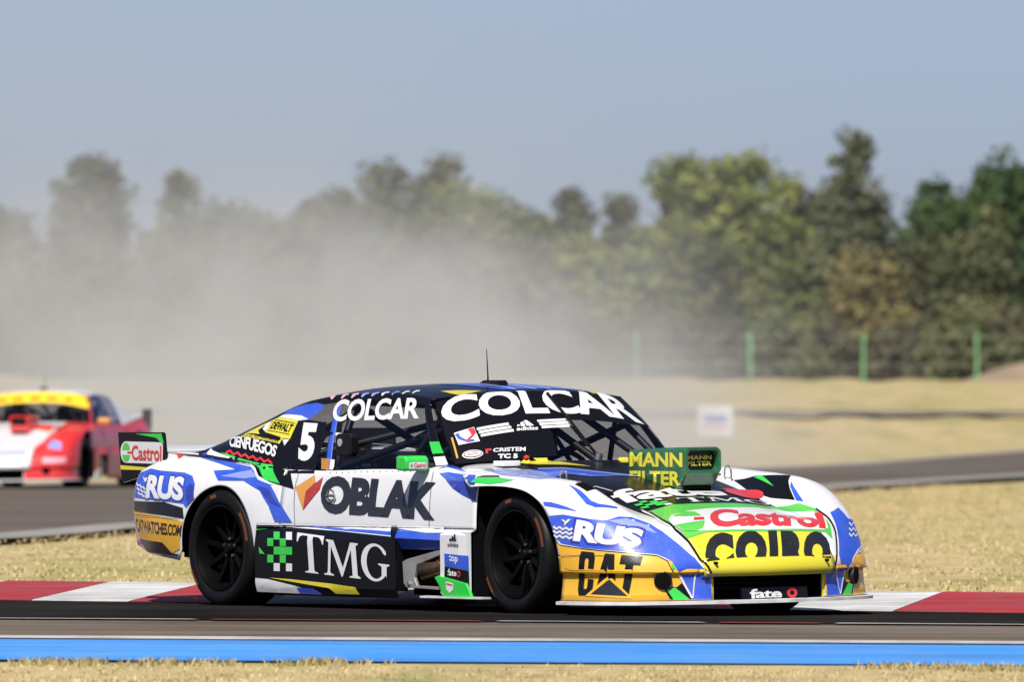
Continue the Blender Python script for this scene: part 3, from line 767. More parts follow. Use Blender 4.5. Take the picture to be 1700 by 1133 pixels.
BODY_ROLL, BODY_LIFT, ROLL_Z = math.radians(1.0), .010, .40
def body_matrix():
    return Matrix.Translation((0, 0, ROLL_Z + BODY_LIFT)) @ Matrix.Rotation(BODY_ROLL, 4, 'X') @ Matrix.Translation((0, 0, -ROLL_Z))
def lean(root):
    """the body leans on its springs towards the outside of the bend; the wheels stay upright"""
    for o in root.children:
        if not o.name.startswith('wheel') or o.name.startswith('wheel_'):
            o.matrix_local = body_matrix()
LIVERY = [
 ('cpillarR','stripe',BLUE,'shoulder',1,[(-1.225,0.325),(-1.166,0.355),(-1.029,0.373),(-0.889,0.376),(-0.809,0.362),(-0.776,0.332),(-0.833,0.285),(-0.878,0.266),(-0.971,0.29),(-1.116,0.308)]),
 ('cpillarR','stripe',WHITE,'shoulder',2,[(-1.254,0.305),(-1.208,0.319),(-1.119,0.311),(-0.973,0.293),(-0.877,0.265),(-0.982,0.261)]),
 ('cpillarR','stripe',YELLOW,'shoulder',1,[(-1.567,0.2),(-1.525,0.228),(-1.414,0.268),(-1.254,0.305),(-0.983,0.263),(-0.974,0.142),(-1.054,0.149),(-1.058,0.111),(-1.551,0.185)]),
 ('cpillarR','stripe',BLACK,'shoulder',2,[(-1.531,0.216),(-1.336,0.186),(-1.393,0.221),(-1.364,0.258),(-1.281,0.284),(-1.325,0.249),(-1.337,0.226),(-1.283,0.196),(-1.08,0.155),(-1.066,0.139),(-1.088,0.13),(-1.3,0.162)]),
 ('cpillarR','stripe',WHITE,'shoulder',3,[(-1.347,0.227),(-1.353,0.262),(-1.303,0.278),(-1.278,0.217),(-1.295,0.203)]),
 ('cpillarR','lettering',BLACK,'shoulder',3,[(-1.261,0.221),(-1.004,0.182),(-1.005,0.234),(-1.264,0.274)],'DEWALT',0.035,1,None),
 ('cpillarR','stripe',BLACK,'shoulder',3,[(-1.266,0.206),(-1,0.169),(-1.002,0.173),(-1.27,0.21)]),
 ('cpillarR','stripe',BLACK,'shoulder',3,[(-1.262,0.282),(-0.998,0.24),(-1.001,0.244),(-1.267,0.287)]),
 ('cpillarR','lettering',CHAR,'shoulder',3,[(-1.534,0.187),(-1.072,0.116),(-1.078,0.131),(-1.562,0.213)],'LUCES ARTIFICIALES',0,1,None),
 ('cpillarR','lettering',WHITE,'shoulder',3,[(-1.582,0.103),(-1.038,0.027),(-1.059,0.096),(-1.726,0.221)],'CIENFUEGOS',0.035,0.92,None),
 ('cpillarR','stripe',RED,'shoulder',3,[(-1.543,0.044),(-1.527,0.059),(-1.457,0.029),(-1.43,0.043),(-1.365,0.015),(-1.339,0.03),(-1.278,0.004),(-1.252,0.019),(-1.195,-0.005),(-1.169,0.01),(-1.114,-0.013),(-1.088,0.001),(-1.042,-0.019),(-1.033,-0.008),(-1.094,0.017),(-1.12,0.002),(-1.176,0.026),(-1.202,0.011),(-1.26,0.035),(-1.286,0.021),(-1.348,0.047),(-1.374,0.032),(-1.441,0.061),(-1.467,0.046),(-1.541,0.078),(-1.575,0.062)]),
 ('cpillarR','stripe',WHITE,'shoulder',3,[(-1.048,0.141),(-0.975,0.137),(-0.995,0.099)]),
 ('cpillarR','stripe',GREEN,'side',3,[(-1.628,0.881),(-1.544,0.874),(-1.381,0.85),(-1.177,0.825),(-1.023,0.814),(-0.88,0.71),(-1.032,0.732),(-1.125,0.792),(-1.188,0.817),(-1.258,0.828),(-1.4,0.841)]),
 ('quarterR','stripe',BLACK,'side',1,[(-1.753,0.895),(-1.622,0.917),(-1.167,0.834),(-0.638,0.827),(-0.571,0.771),(-0.804,0.77),(-0.742,0.68),(-0.882,0.703),(-1.02,0.728),(-1.106,0.749),(-1.178,0.791),(-1.256,0.818),(-1.39,0.833),(-1.565,0.859)]),
 ('quarterR','stripe',WHITE,'side',2,[(-1.778,0.877),(-1.806,0.904),(-1.736,0.89),(-1.527,0.862),(-1.379,0.84),(-1.246,0.826),(-1.173,0.797),(-1.099,0.752),(-1.024,0.733),(-0.933,0.704),(-0.976,0.707),(-1.095,0.733),(-1.164,0.778),(-1.249,0.813),(-1.396,0.826),(-1.551,0.851),(-1.753,0.868)]),
 ('quarterwinR','number_panel',BLACK,'side',1,[(-0.98,1.06),(-0.864,1.067),(-0.661,1.054),(-0.632,1.009),(-0.547,0.998),(-0.603,0.966),(-0.61,0.859),(-0.577,0.777),(-0.808,0.775),(-0.845,0.825),(-0.921,0.82),(-0.96,0.894),(-0.964,0.951)]),
 ('quarterwinR','race_number',WHITE,'side',2,[(-0.795,0.836),(-0.648,0.843),(-0.74,1.048),(-0.929,1.053)],'5',0.05,1,None),
 ('quarterwinR','side_net',ORANGE,'side',1,[(-0.57,0.849),(-0.484,0.845),(-0.486,0.851),(-0.572,0.854)]),
 ('quarterwinR','side_net',ORANGE,'side',1,[(-0.564,0.839),(-0.48,0.837),(-0.483,0.842),(-0.567,0.845)]),
 ('quarterwinR','side_net',ORANGE,'side',1,[(-0.559,0.83),(-0.477,0.828),(-0.479,0.834),(-0.561,0.836)]),
 ('quarterwinR','side_net',ORANGE,'side',1,[(-0.553,0.821),(-0.473,0.82),(-0.476,0.825),(-0.556,0.827)]),
 ('quarterwinR','side_net',ORANGE,'side',1,[(-0.547,0.812),(-0.469,0.811),(-0.472,0.817),(-0.55,0.818)]),
 ('quarterwinR','side_net',ORANGE,'side',1,[(-0.542,0.803),(-0.466,0.803),(-0.469,0.808),(-0.545,0.809)]),
 ('quarterwinR','side_net',ORANGE,'side',1,[(-0.536,0.794),(-0.462,0.794),(-0.465,0.8),(-0.539,0.8)]),
 ('quarterwinR','side_net',ORANGE,'side',1,[(-0.513,0.786),(-0.445,0.786),(-0.461,0.791),(-0.534,0.791)]),
 ('bpillarR','stripe',BLACK,'side',1,[(-0.547,1.054),(-0.504,1.072),(-0.466,0.998),(-0.522,1)]),
 ('bpillarR','stripe',WHITE,'side',1,[(-0.525,0.999),(-0.47,0.996),(-0.46,0.98),(-0.517,0.983)]),
 ('bpillarR','stripe',WHITE,'side',1,[(-0.478,0.849),(-0.434,0.847),(-0.41,0.79),(-0.456,0.793)]),
 ('railR','lettering',WHITE,'side',2,[(-0.618,1.058),(0.244,1.079),(0.178,1.196),(-0.689,1.182)],'COLCAR',0.03,0.95,None),
 ('railR','stripe',PINK,'shoulder',2,[(-0.737,0.389),(-0.715,0.414),(-1.049,0.589),(-0.898,0.515),(-0.916,0.509),(-0.755,0.397)]),
 ('railR','stripe',PINK,'shoulder',2,[(-0.631,0.39),(-0.608,0.413),(-0.58,0.417),(-0.658,0.458),(-0.645,0.432),(-0.648,0.398)]),
 ('railR','stripe',PINK,'shoulder',2,[(-0.527,0.391),(-0.503,0.414),(-0.475,0.417),(-0.545,0.455),(-0.541,0.433),(-0.543,0.399)]),
 ('railR','stripe',LILAC,'shoulder',2,[(-0.425,0.394),(-0.4,0.415),(-0.372,0.418),(-0.441,0.455),(-0.444,0.437),(-0.441,0.402)]),
 ('railR','stripe',LILAC,'shoulder',2,[(-0.325,0.397),(-0.298,0.416),(-0.272,0.42),(-0.345,0.459),(-0.353,0.445),(-0.34,0.405)]),
 ('railR','stripe',WHITE,'shoulder',2,[(-0.224,0.4),(-0.206,0.422),(-0.194,0.432),(-0.258,0.467),(-0.27,0.455),(-0.239,0.408)]),
 ('railR','stripe',LILAC,'shoulder',2,[(-0.123,0.402),(-0.14,0.441),(-0.127,0.45),(-0.182,0.481),(-0.197,0.471),(-0.137,0.411)]),
 ('railR','stripe',WHITE,'shoulder',2,[(-0.03,0.409),(-0.081,0.462),(-0.065,0.47),(-0.117,0.5),(-0.133,0.491),(-0.078,0.433)]),
 ('railR','stripe',WHITE,'shoulder',2,[(0.015,0.438),(-0.027,0.486),(-0.01,0.493),(-0.06,0.522),(-0.078,0.514),(-0.03,0.462)]),
 ('roof','stripe',YELLOW,'top',1,[(0.095,-0.461),(0.148,-0.379),(0.255,-0.29),(0.323,-0.477),(0.218,-0.477)]),
 ('roof','stripe',YELLOW,'top',1,[(0.282,0.402),(0.305,0.552),(0.349,0.396)]),
 ('windscreen','sun_strip',BLACK,'screen',0,[(-0.637,0.618),(-0.5,0.62),(-0.202,0.602),(0.039,0.596),(0.481,0.621),(0.63,0.625),(0.719,0.392),(0.519,0.365),(0.166,0.364),(-0.246,0.359),(-0.515,0.359),(-0.701,0.365)]),
 ('windscreen','lower_strip',BLACK,'screen',0,[(-0.701,0.365),(-0.515,0.359),(-0.246,0.359),(-0.063,0.362),(-0.063,0.261),(-0.105,0.104),(-0.364,0.099),(-0.583,0.118),(-0.729,0.146)]),
 ('windscreen','lettering',WHITE,'screen',2,[(-0.696,0.431),(0.684,0.4),(0.636,0.621),(-0.592,0.63)],'COLCAR',0.035,0.97,None),
 ('windscreen','stripe',WHITE,'screen',2,[(-0.513,0.357),(-0.308,0.364),(-0.312,0.345),(-0.517,0.338)]),
 ('windscreen','stripe',WHITE,'screen',2,[(-0.117,0.369),(0.08,0.375),(0.077,0.357),(-0.12,0.351)]),
 ('windscreen','stripe',WHITE,'screen',2,[(-0.512,0.332),(-0.304,0.339),(-0.308,0.32),(-0.516,0.313)]),
 ('windscreen','stripe',WHITE,'screen',2,[(-0.115,0.346),(0.084,0.352),(0.082,0.333),(-0.117,0.327)]),
 ('windscreen','stripe',WHITE,'screen',2,[(-0.512,0.307),(-0.3,0.314),(-0.304,0.295),(-0.515,0.289)]),
 ('windscreen','stripe',WHITE,'screen',2,[(-0.112,0.322),(0.089,0.328),(0.087,0.31),(-0.115,0.304)]),
 ('windscreen','emblem',WHITE,'screen',2,[(-0.269,0.33),(-0.247,0.332),(-0.246,0.34),(-0.257,0.344)]),
 ('windscreen','emblem',WHITE,'screen',2,[(-0.244,0.328),(-0.212,0.329),(-0.214,0.362),(-0.234,0.356)]),
 ('windscreen','emblem',WHITE,'screen',2,[(-0.203,0.328),(-0.156,0.328),(-0.185,0.372),(-0.208,0.368)]),
 ('windscreen','lettering',WHITE,'screen',2,[(-0.286,0.299),(-0.145,0.295),(-0.131,0.324),(-0.271,0.327)],'adidas',0.03,1,None),
 ('windscreen','sticker',WHITE,'screen',2,[(-0.651,0.354),(-0.525,0.367),(-0.535,0.261),(-0.661,0.265)]),
 ('windscreen','sticker',BLUE,'screen',3,[(-0.65,0.344),(-0.626,0.346),(-0.628,0.319),(-0.604,0.287),(-0.563,0.283),(-0.563,0.267),(-0.607,0.268),(-0.648,0.307)]),
 ('windscreen','sticker',RED,'screen',3,[(-0.567,0.36),(-0.53,0.363),(-0.53,0.324),(-0.566,0.296),(-0.611,0.271),(-0.619,0.28),(-0.564,0.313),(-0.563,0.338)]),
 ('windscreen','sticker',WHITE,'screen',2,[(-0.552,0.175),(-0.551,0.182),(-0.555,0.19),(-0.562,0.197),(-0.572,0.203),(-0.586,0.208),(-0.601,0.211),(-0.617,0.213),(-0.632,0.212),(-0.646,0.21),(-0.658,0.205),(-0.666,0.199),(-0.671,0.193),(-0.672,0.185),(-0.669,0.177),(-0.663,0.17),(-0.652,0.163),(-0.639,0.158),(-0.625,0.154),(-0.609,0.153),(-0.593,0.154),(-0.579,0.157),(-0.567,0.161),(-0.558,0.167)]),
 ('windscreen','sticker',CHAR,'screen',3,[(-0.56,0.175),(-0.559,0.181),(-0.562,0.187),(-0.569,0.193),(-0.578,0.198),(-0.59,0.202),(-0.604,0.205),(-0.617,0.206),(-0.631,0.206),(-0.643,0.204),(-0.653,0.201),(-0.66,0.197),(-0.664,0.192),(-0.665,0.186),(-0.662,0.179),(-0.656,0.173),(-0.647,0.168),(-0.635,0.164),(-0.622,0.161),(-0.608,0.159),(-0.595,0.16),(-0.582,0.162),(-0.572,0.165),(-0.564,0.17)]),
 ('windscreen','sticker',WHITE,'screen',4,[(-0.565,0.176),(-0.565,0.181),(-0.568,0.186),(-0.574,0.19),(-0.583,0.194),(-0.594,0.197),(-0.606,0.199),(-0.618,0.201),(-0.63,0.201),(-0.641,0.2),(-0.65,0.197),(-0.656,0.194),(-0.659,0.19),(-0.659,0.185),(-0.656,0.181),(-0.651,0.176),(-0.642,0.172),(-0.632,0.168),(-0.62,0.166),(-0.607,0.165),(-0.595,0.165),(-0.584,0.166),(-0.575,0.169),(-0.569,0.172)]),
 ('windscreen','lettering',RED,'screen',5,[(-0.648,0.177),(-0.585,0.172),(-0.577,0.189),(-0.639,0.194)],'ACTC',0.03,1,None),
 ('windscreen','lettering',WHITE,'screen',2,[(-0.493,0.171),(-0.296,0.149),(-0.281,0.178),(-0.48,0.196)],'CRISTEM',0.03,1,None),
 ('windscreen','lettering',WHITE,'screen',2,[(-0.484,0.122),(-0.365,0.106),(-0.351,0.137),(-0.468,0.153)],'TC 5',0.05,1,None),
 ('windscreen','sticker',RED,'screen',2,[(-0.527,0.201),(-0.492,0.196),(-0.497,0.185),(-0.518,0.188),(-0.523,0.169),(-0.538,0.17)]),
 ('windscreen','frame_strip',ORANGE,'screen',2,[(-0.681,0.327),(-0.709,0.18),(-0.698,0.18),(-0.67,0.328)]),
 ('doorR','lettering',CHAR,'side',2,[(-0.467,0.55),(0.667,0.517),(0.664,0.73),(-0.482,0.761)],'OBLAK',0.055,0.93,None),
 ('doorR','emblem',ORANGE,'side',2,[(-0.731,0.693),(-0.562,0.762),(-0.541,0.721),(-0.623,0.67),(-0.633,0.567)]),
 ('doorR','emblem',DKRED,'side',2,[(-0.623,0.67),(-0.478,0.751),(-0.49,0.684),(-0.633,0.565)]),
 ('doorR','stripe',DKBLUE,'side',1,[(0.727,0.743),(1.106,0.731),(1.051,0.627),(0.915,0.662),(0.809,0.698)]),
 ('cowlR','stripe',BLUE,'side',1,[(0.643,0.779),(0.726,0.747),(0.809,0.698),(0.915,0.662),(0.901,0.738),(1.106,0.731),(1.019,0.772),(0.85,0.777),(0.726,0.786)]),
 ('skirtR','stripe',WHITE,'side',1,[(-1.038,0.482),(0.24,0.488),(0.284,0.425),(0.026,0.437),(-0.266,0.451),(-0.765,0.465),(-1.038,0.476)]),
 ('skirtR','stripe',BLUE,'side',2,[(-0.852,0.479),(-0.456,0.472),(0.27,0.453),(0.281,0.431),(0.055,0.442),(-0.438,0.462)]),
 ('ledge2R','stripe',WHITE,'side',1,[(0.303,0.489),(0.75,0.485),(0.8,0.452),(0.623,0.45),(0.309,0.469)]),
 ('skirtR','lettering',WHITE,'side',2,[(-0.622,0.215),(0.282,0.167),(0.283,0.378),(-0.65,0.438)],'TMG',0,1,'TMG'),
 ('skirtR','check',GREEN,'side',2,[(-0.89,0.44),(-0.829,0.44),(-0.809,0.396),(-0.87,0.397)]),
 ('skirtR','check',GREEN,'side',2,[(-0.936,0.403),(-0.875,0.403),(-0.874,0.359),(-0.935,0.359)]),
 ('skirtR','check',GREEN,'side',2,[(-0.81,0.403),(-0.749,0.403),(-0.748,0.359),(-0.809,0.359)]),
 ('skirtR','check',GREEN,'side',2,[(-0.87,0.356),(-0.809,0.356),(-0.81,0.312),(-0.871,0.312)]),
 ('skirtR','check',GREEN,'side',2,[(-0.809,0.356),(-0.748,0.356),(-0.748,0.312),(-0.81,0.312)]),
 ('skirtR','check',GREEN,'side',2,[(-0.746,0.356),(-0.685,0.356),(-0.686,0.312),(-0.747,0.312)]),
 ('skirtR','check',GREEN,'side',2,[(-0.935,0.31),(-0.874,0.31),(-0.874,0.266),(-0.936,0.266)]),
 ('skirtR','check',GREEN,'side',2,[(-0.81,0.31),(-0.748,0.31),(-0.749,0.266),(-0.81,0.266)]),
 ('skirtR','check',WHITE,'side',2,[(-0.766,0.44),(-0.705,0.44),(-0.685,0.396),(-0.746,0.397)]),
 ('skirtR','check',WHITE,'side',2,[(-0.871,0.263),(-0.81,0.263),(-0.81,0.218),(-0.872,0.219)]),
 ('skirtR','check',WHITE,'side',2,[(-0.747,0.263),(-0.686,0.263),(-0.687,0.219),(-0.748,0.219)]),
 ('skirtR','stripe',GREEN,'side',2,[(-1.062,0.458),(-0.955,0.454),(-1.054,0.445)]),
 ('skirtR','stripe',GREEN,'side',2,[(-1.022,0.355),(-0.961,0.312),(-1.016,0.316)]),
 ('skirtR','stripe',WHITE,'side',2,[(-1.058,0.176),(-0.936,0.172),(-0.647,0.136),(-0.403,0.092),(-1.061,0.099)]),
 ('skirtR','stripe',BLUE,'side',3,[(-0.641,0.127),(-0.474,0.125),(-0.401,0.097),(-0.623,0.099)]),
 ('skirtR','stripe',YELLOW,'side',2,[(-0.92,0.18),(-0.695,0.174),(-0.296,0.155),(-0.058,0.138),(-0.027,0.098),(-0.264,0.099),(-0.312,0.129),(-0.615,0.154)]),
 ('skboxR','emblem',CHAR,'side',2,[(0.871,0.409),(0.893,0.41),(0.887,0.425),(0.868,0.418)]),
 ('skboxR','emblem',CHAR,'side',2,[(0.891,0.41),(0.916,0.41),(0.909,0.436),(0.892,0.431)]),
 ('skboxR','emblem',CHAR,'side',2,[(0.911,0.41),(0.939,0.41),(0.925,0.447),(0.912,0.443)]),
 ('skboxR','lettering',CHAR,'side',2,[(0.852,0.379),(0.956,0.377),(0.956,0.4),(0.852,0.4)],'adidas',0.02,1,None),
 ('skboxR','stripe',BLUE,'side',2,[(0.82,0.338),(1.04,0.327),(1.042,0.248),(0.822,0.271)]),
 ('skboxR','lettering',WHITE,'side',3,[(0.866,0.286),(0.952,0.278),(0.952,0.327),(0.866,0.333)],'top',0.03,1,None),
 ('skboxR','stripe',BLACK,'side',2,[(0.822,0.266),(1.042,0.243),(1.049,0.103),(0.812,0.118)]),
 ('skboxR','lettering',WHITE,'side',3,[(0.849,0.217),(0.935,0.213),(0.939,0.248),(0.856,0.255)],'fate',0.03,1,None),
 ('skboxR','lettering',RED,'side',3,[(0.938,0.209),(0.971,0.208),(0.972,0.243),(0.942,0.245)],'O',0.05,1,None),
 ('quarterR','stripe',BLUE,'side',1,[(-2.43,0.621),(-2.43,0.681),(-2.428,0.761),(-2.304,0.785),(-2.159,0.775),(-1.874,0.766),(-1.768,0.747),(-1.71,0.702),(-1.692,0.614),(-1.759,0.566),(-1.797,0.591),(-2.016,0.603)]),
 ('quarterR','stripe',DKBLUE,'side',2,[(-1.801,0.683),(-1.751,0.702),(-1.721,0.693),(-1.683,0.619),(-1.744,0.58)]),
 ('quarterR','lettering',DKBLUE,'side',3,[(-2.256,0.61),(-1.78,0.597),(-1.831,0.751),(-2.31,0.76)],'RUS',0.07,0.95,None),
 ('quarterR','lettering',WHITE,'side',4,[(-2.238,0.619),(-1.793,0.606),(-1.836,0.741),(-2.273,0.751)],'RUS',0.05,0.95,None),
 ('quarterR','emblem',WHITE,'side',4,[(-2.43,0.698),(-2.392,0.682),(-2.367,0.686),(-2.329,0.672),(-2.305,0.676),(-2.276,0.663),(-2.256,0.669),(-2.297,0.685),(-2.322,0.681),(-2.36,0.695),(-2.385,0.691),(-2.416,0.704)]),
 ('quarterR','emblem',WHITE,'side',4,[(-2.404,0.672),(-2.365,0.657),(-2.338,0.661),(-2.305,0.647),(-2.279,0.651),(-2.252,0.638),(-2.233,0.644),(-2.269,0.66),(-2.294,0.656),(-2.327,0.67),(-2.354,0.666),(-2.384,0.679)]),
 ('quarterR','emblem',WHITE,'side',4,[(-2.379,0.647),(-2.341,0.632),(-2.314,0.635),(-2.282,0.621),(-2.256,0.625),(-2.232,0.613),(-2.211,0.619),(-2.245,0.634),(-2.271,0.631),(-2.303,0.645),(-2.33,0.641),(-2.358,0.653)]),
 ('quarterR','emblem',WHITE,'side',4,[(-2.36,0.741),(-2.313,0.728),(-2.281,0.738),(-2.279,0.717),(-2.288,0.706),(-2.32,0.718)]),
 ('quarterR','stripe',BLACK,'side',1,[(-2.43,0.599),(-2.015,0.598),(-1.796,0.566),(-1.779,0.505),(-2.006,0.522),(-2.429,0.542)]),
 ('quarterR','stripe',AMBER,'side',1,[(-2.43,0.536),(-2.103,0.519),(-1.787,0.488),(-1.837,0.377),(-1.841,0.331),(-1.942,0.306),(-2.045,0.366),(-2.384,0.383)]),
 ('quarterR','lettering',CHAR,'side',2,[(-2.406,0.423),(-1.818,0.403),(-1.799,0.467),(-2.417,0.5)],'CATWATCHES.COM',0.03,0.9,None),
 ('quarterR','stripe',BLACK,'side',1,[(-2.385,0.381),(-2.046,0.364),(-1.942,0.304),(-1.847,0.297),(-1.886,0.291),(-2.275,0.308)]),
 ('quarterR','stripe',BLUE,'side',1,[(-1.883,0.861),(-1.755,0.883),(-1.4,0.821),(-1.209,0.802),(-1.105,0.75),(-0.96,0.7),(-0.914,0.659),(-0.863,0.605),(-0.731,0.492),(-0.893,0.494),(-0.956,0.586),(-1.049,0.671),(-1.228,0.725),(-1.484,0.724),(-1.579,0.779),(-1.355,0.788),(-1.583,0.822)]),
 ('quarterR','stripe',DKBLUE,'side',2,[(-1.089,0.698),(-0.968,0.681),(-0.906,0.618),(-0.852,0.578),(-0.951,0.604),(-1.035,0.671)]),
 ('quarterR','stripe',LILAC,'side',2,[(-1.486,0.749),(-1.2,0.786),(-1.11,0.747),(-1.236,0.737)]),
 ('shoulderR','stripe',RED,'shoulder',1,[(-2.115,0.068),(-1.919,0.071),(-1.973,0.052),(-2.021,0.049),(-2.043,0.024)]),
 ('fenderR','stripe',BLUE,'corner',1,[(0.793,0.556),(0.889,0.564),(1.069,0.539),(1.151,0.533),(1.206,0.552),(1.269,0.548),(1.374,0.508),(1.446,0.468),(1.552,0.389),(1.636,0.317),(1.705,0.245),(1.566,0.24),(1.517,0.313),(1.441,0.348),(1.246,0.368),(1.038,0.384),(0.88,0.409),(0.834,0.451)]),
 ('fenderR','stripe',LILAC,'corner',2,[(1.159,0.53),(1.248,0.542),(1.363,0.502),(1.425,0.456),(1.322,0.49),(1.226,0.51)]),
 ('fenderR','stripe',AMBER,'corner',1,[(0.85,0.404),(0.88,0.393),(1.039,0.373),(1.247,0.355),(1.443,0.335),(1.495,0.307),(1.526,0.248),(1.353,0.253),(1.146,0.26),(0.94,0.262),(0.903,0.271)]),
 ('fenderR','stripe',BLACK,'corner',2,[(0.853,0.414),(0.872,0.395),(1.039,0.375),(1.246,0.357),(1.442,0.337),(1.496,0.31),(1.53,0.247),(1.534,0.249),(1.499,0.313),(1.442,0.342),(1.247,0.362),(1.039,0.38),(0.873,0.4),(0.843,0.42)]),
 ('fenderR','stripe',GREEN,'corner',2,[(1.517,0.297),(1.533,0.287),(1.55,0.244),(1.533,0.244)]),
 ('fenderR','lettering',DKBLUE,'corner',3,[(0.94,0.409),(1.364,0.371),(1.371,0.49),(0.961,0.55)],'RUS',0.075,0.95,None),
 ('fenderR','lettering',WHITE,'corner',4,[(0.958,0.421),(1.349,0.384),(1.358,0.479),(0.979,0.539)],'RUS',0.055,0.95,None),
 ('fenderR','emblem',WHITE,'corner',4,[(0.824,0.495),(0.849,0.48),(0.87,0.49),(0.892,0.477),(0.913,0.487),(0.934,0.474),(0.959,0.485),(0.951,0.495),(0.935,0.486),(0.914,0.499),(0.893,0.489),(0.871,0.502),(0.85,0.492),(0.833,0.504)]),
 ('fenderR','emblem',WHITE,'corner',4,[(0.825,0.471),(0.85,0.457),(0.871,0.467),(0.892,0.454),(0.913,0.464),(0.935,0.451),(0.959,0.462),(0.952,0.472),(0.936,0.463),(0.914,0.476),(0.894,0.466),(0.872,0.479),(0.851,0.469),(0.833,0.481)]),
 ('fenderR','emblem',WHITE,'corner',4,[(0.833,0.448),(0.85,0.434),(0.871,0.444),(0.893,0.431),(0.914,0.441),(0.935,0.428),(0.96,0.439),(0.953,0.449),(0.936,0.44),(0.915,0.453),(0.894,0.443),(0.872,0.456),(0.851,0.446),(0.834,0.458)]),
 ('fenderR','emblem',WHITE,'corner',4,[(0.878,0.537),(0.898,0.536),(0.909,0.526),(0.922,0.539),(0.942,0.538),(0.918,0.518),(0.899,0.501),(0.902,0.521)]),
 ('fenderR','stripe',BLUE,'shoulder',1,[(1.775,-0.224),(1.829,-0.216),(1.939,-0.217),(2.031,-0.223),(1.917,-0.235),(1.794,-0.24)]),
 ('fenderR','stripe',BLUE,'top',1,[(1.832,-0.82),(1.947,-0.812),(2.04,-0.815),(2.08,-0.79),(2.134,-0.704),(2.146,-0.717),(2.091,-0.823),(2.043,-0.85),(1.962,-0.844)]),
 ('fenderR','stripe',GREEN,'shoulder',1,[(1.055,-0.136),(1.063,-0.098),(1.264,-0.081),(1.403,-0.095),(1.352,-0.139),(1.256,-0.152)]),
 ('fenderR','stripe',BLACK,'shoulder',1,[(1.051,-0.094),(1.089,-0.068),(1.204,-0.051),(1.246,-0.072)]),
 ('fenderR','stripe',LILAC,'top',1,[(0.928,-0.752),(0.97,-0.473),(1.108,-0.455),(1.667,-0.756),(1.539,-0.815),(1.379,-0.817),(1.211,-0.828)]),
 ('fenderR','lettering',CHAR,'corner',3,[(0.984,0.125),(1.329,0.118),(1.371,0.336),(1.006,0.367)],'CAT',0.045,1,None),
 ('bumperR','lettering',CHAR,'corner',3,[(0.984,0.125),(1.329,0.118),(1.371,0.336),(1.006,0.367)],'CAT',0.045,1,None),
 ('bumperR','emblem',AMBER,'corner',4,[(1.037,0.122),(1.182,0.236),(1.322,0.109)]),
 ('bumperR','emblem',CHAR,'corner',5,[(1.07,0.131),(1.183,0.213),(1.293,0.121)]),
 ('nose','stripe',LGREEN,'hood',1,[(-0.52,-0.425),(-0.469,-0.231),(-0.472,0.186),(-0.499,0.593),(-0.588,0.619),(-0.758,0.574),(-0.871,0.52),(-0.823,0.493),(-0.837,0.054),(-0.819,-0.331),(-0.847,-0.457),(-0.681,-0.486)]),
 ('nose','badge',WHITE,'hood',2,[(-0.667,-0.445),(-0.607,-0.368),(-0.572,-0.24),(-0.551,-0.083),(-0.541,0.295),(-0.604,0.588),(-0.677,0.596),(-0.79,0.533),(-0.807,0.49),(-0.825,0.061),(-0.808,-0.316),(-0.794,-0.446),(-0.735,-0.479)]),
 ('nose','lettering',RED,'hood',3,[(-0.791,-0.305),(-0.8,0.509),(-0.631,0.623),(-0.562,-0.083)],'Castrol',0.045,0.95,None),
 ('nose','badge',LGREEN,'hood',3,[(-0.624,-0.382),(-0.575,-0.274),(-0.589,-0.206),(-0.653,-0.224),(-0.645,-0.312)]),
 ('nose','badge',LGREEN,'hood',3,[(-0.736,-0.47),(-0.719,-0.35),(-0.714,-0.261),(-0.785,-0.327),(-0.804,-0.388),(-0.794,-0.446)]),
 ('nose','badge',RED,'hood',3,[(-0.667,-0.288),(-0.672,-0.229),(-0.705,-0.256),(-0.702,-0.32)]),
 ('nose','lettering',CHAR,'hood',3,[(-1.036,-0.435),(-1.057,0.4),(-0.827,0.522),(-0.833,-0.347)],'COIRO',0.075,0.98,None),
 ('nose','stripe',BLACK,'hood',4,[(-0.549,-0.446),(-0.68,-0.499),(-0.785,-0.503),(-0.872,-0.469),(-0.994,-0.454),(-1.085,-0.408),(-1.081,-0.399),(-0.988,-0.443),(-0.864,-0.457),(-0.775,-0.489),(-0.657,-0.469),(-0.527,-0.419)]),
 ('fenderR','stripe',WHITE,'corner',4,[(1.224,0.578),(1.349,0.541),(1.472,0.49),(1.574,0.393),(1.623,0.333),(1.703,0.237),(1.709,0.243),(1.629,0.339),(1.579,0.399),(1.473,0.497),(1.341,0.548),(1.219,0.586)]),
 ('nose','stripe',BLACK,'hood',4,[(-0.595,0.611),(-0.687,0.604),(-0.819,0.568),(-0.985,0.482),(-1.093,0.421),(-1.093,0.433),(-0.983,0.496),(-0.814,0.584),(-0.678,0.619),(-0.586,0.623)]),
 ('hood','stripe',LILAC,'hood',2,[(0.188,-0.435),(0.162,-0.301),(0.092,-0.224),(-0.022,-0.063),(-0.051,0.043),(-0.028,0.068),(0.002,-0.036),(0.116,-0.196),(0.185,-0.274),(0.21,-0.412)]),
 ('hood','stripe',BLUE,'hood',1,[(0.182,-0.469),(0.161,-0.302),(0.093,-0.222),(-0.014,-0.068),(-0.007,-0.295),(0.078,-0.376),(-0.081,-0.778)]),
 ('hood','hood_vent',DARK,'hood',2,[(-0.302,-0.795),(-0.288,-0.76),(-0.243,-0.394),(-0.278,-0.426),(-0.385,-0.786)]),
 ('hood','hood_vent',GREY,'hood',3,[(-0.286,-0.773),(-0.156,-0.421),(-0.238,-0.391),(-0.228,-0.38),(-0.145,-0.409),(-0.275,-0.761)]),
 ('hood','stripe',YELLOW,'hood',2,[(0.335,-0.401),(0.381,-0.319),(0.374,-0.113),(0.324,-0.136),(0.196,-0.076),(0.246,-0.19),(0.28,-0.334)]),
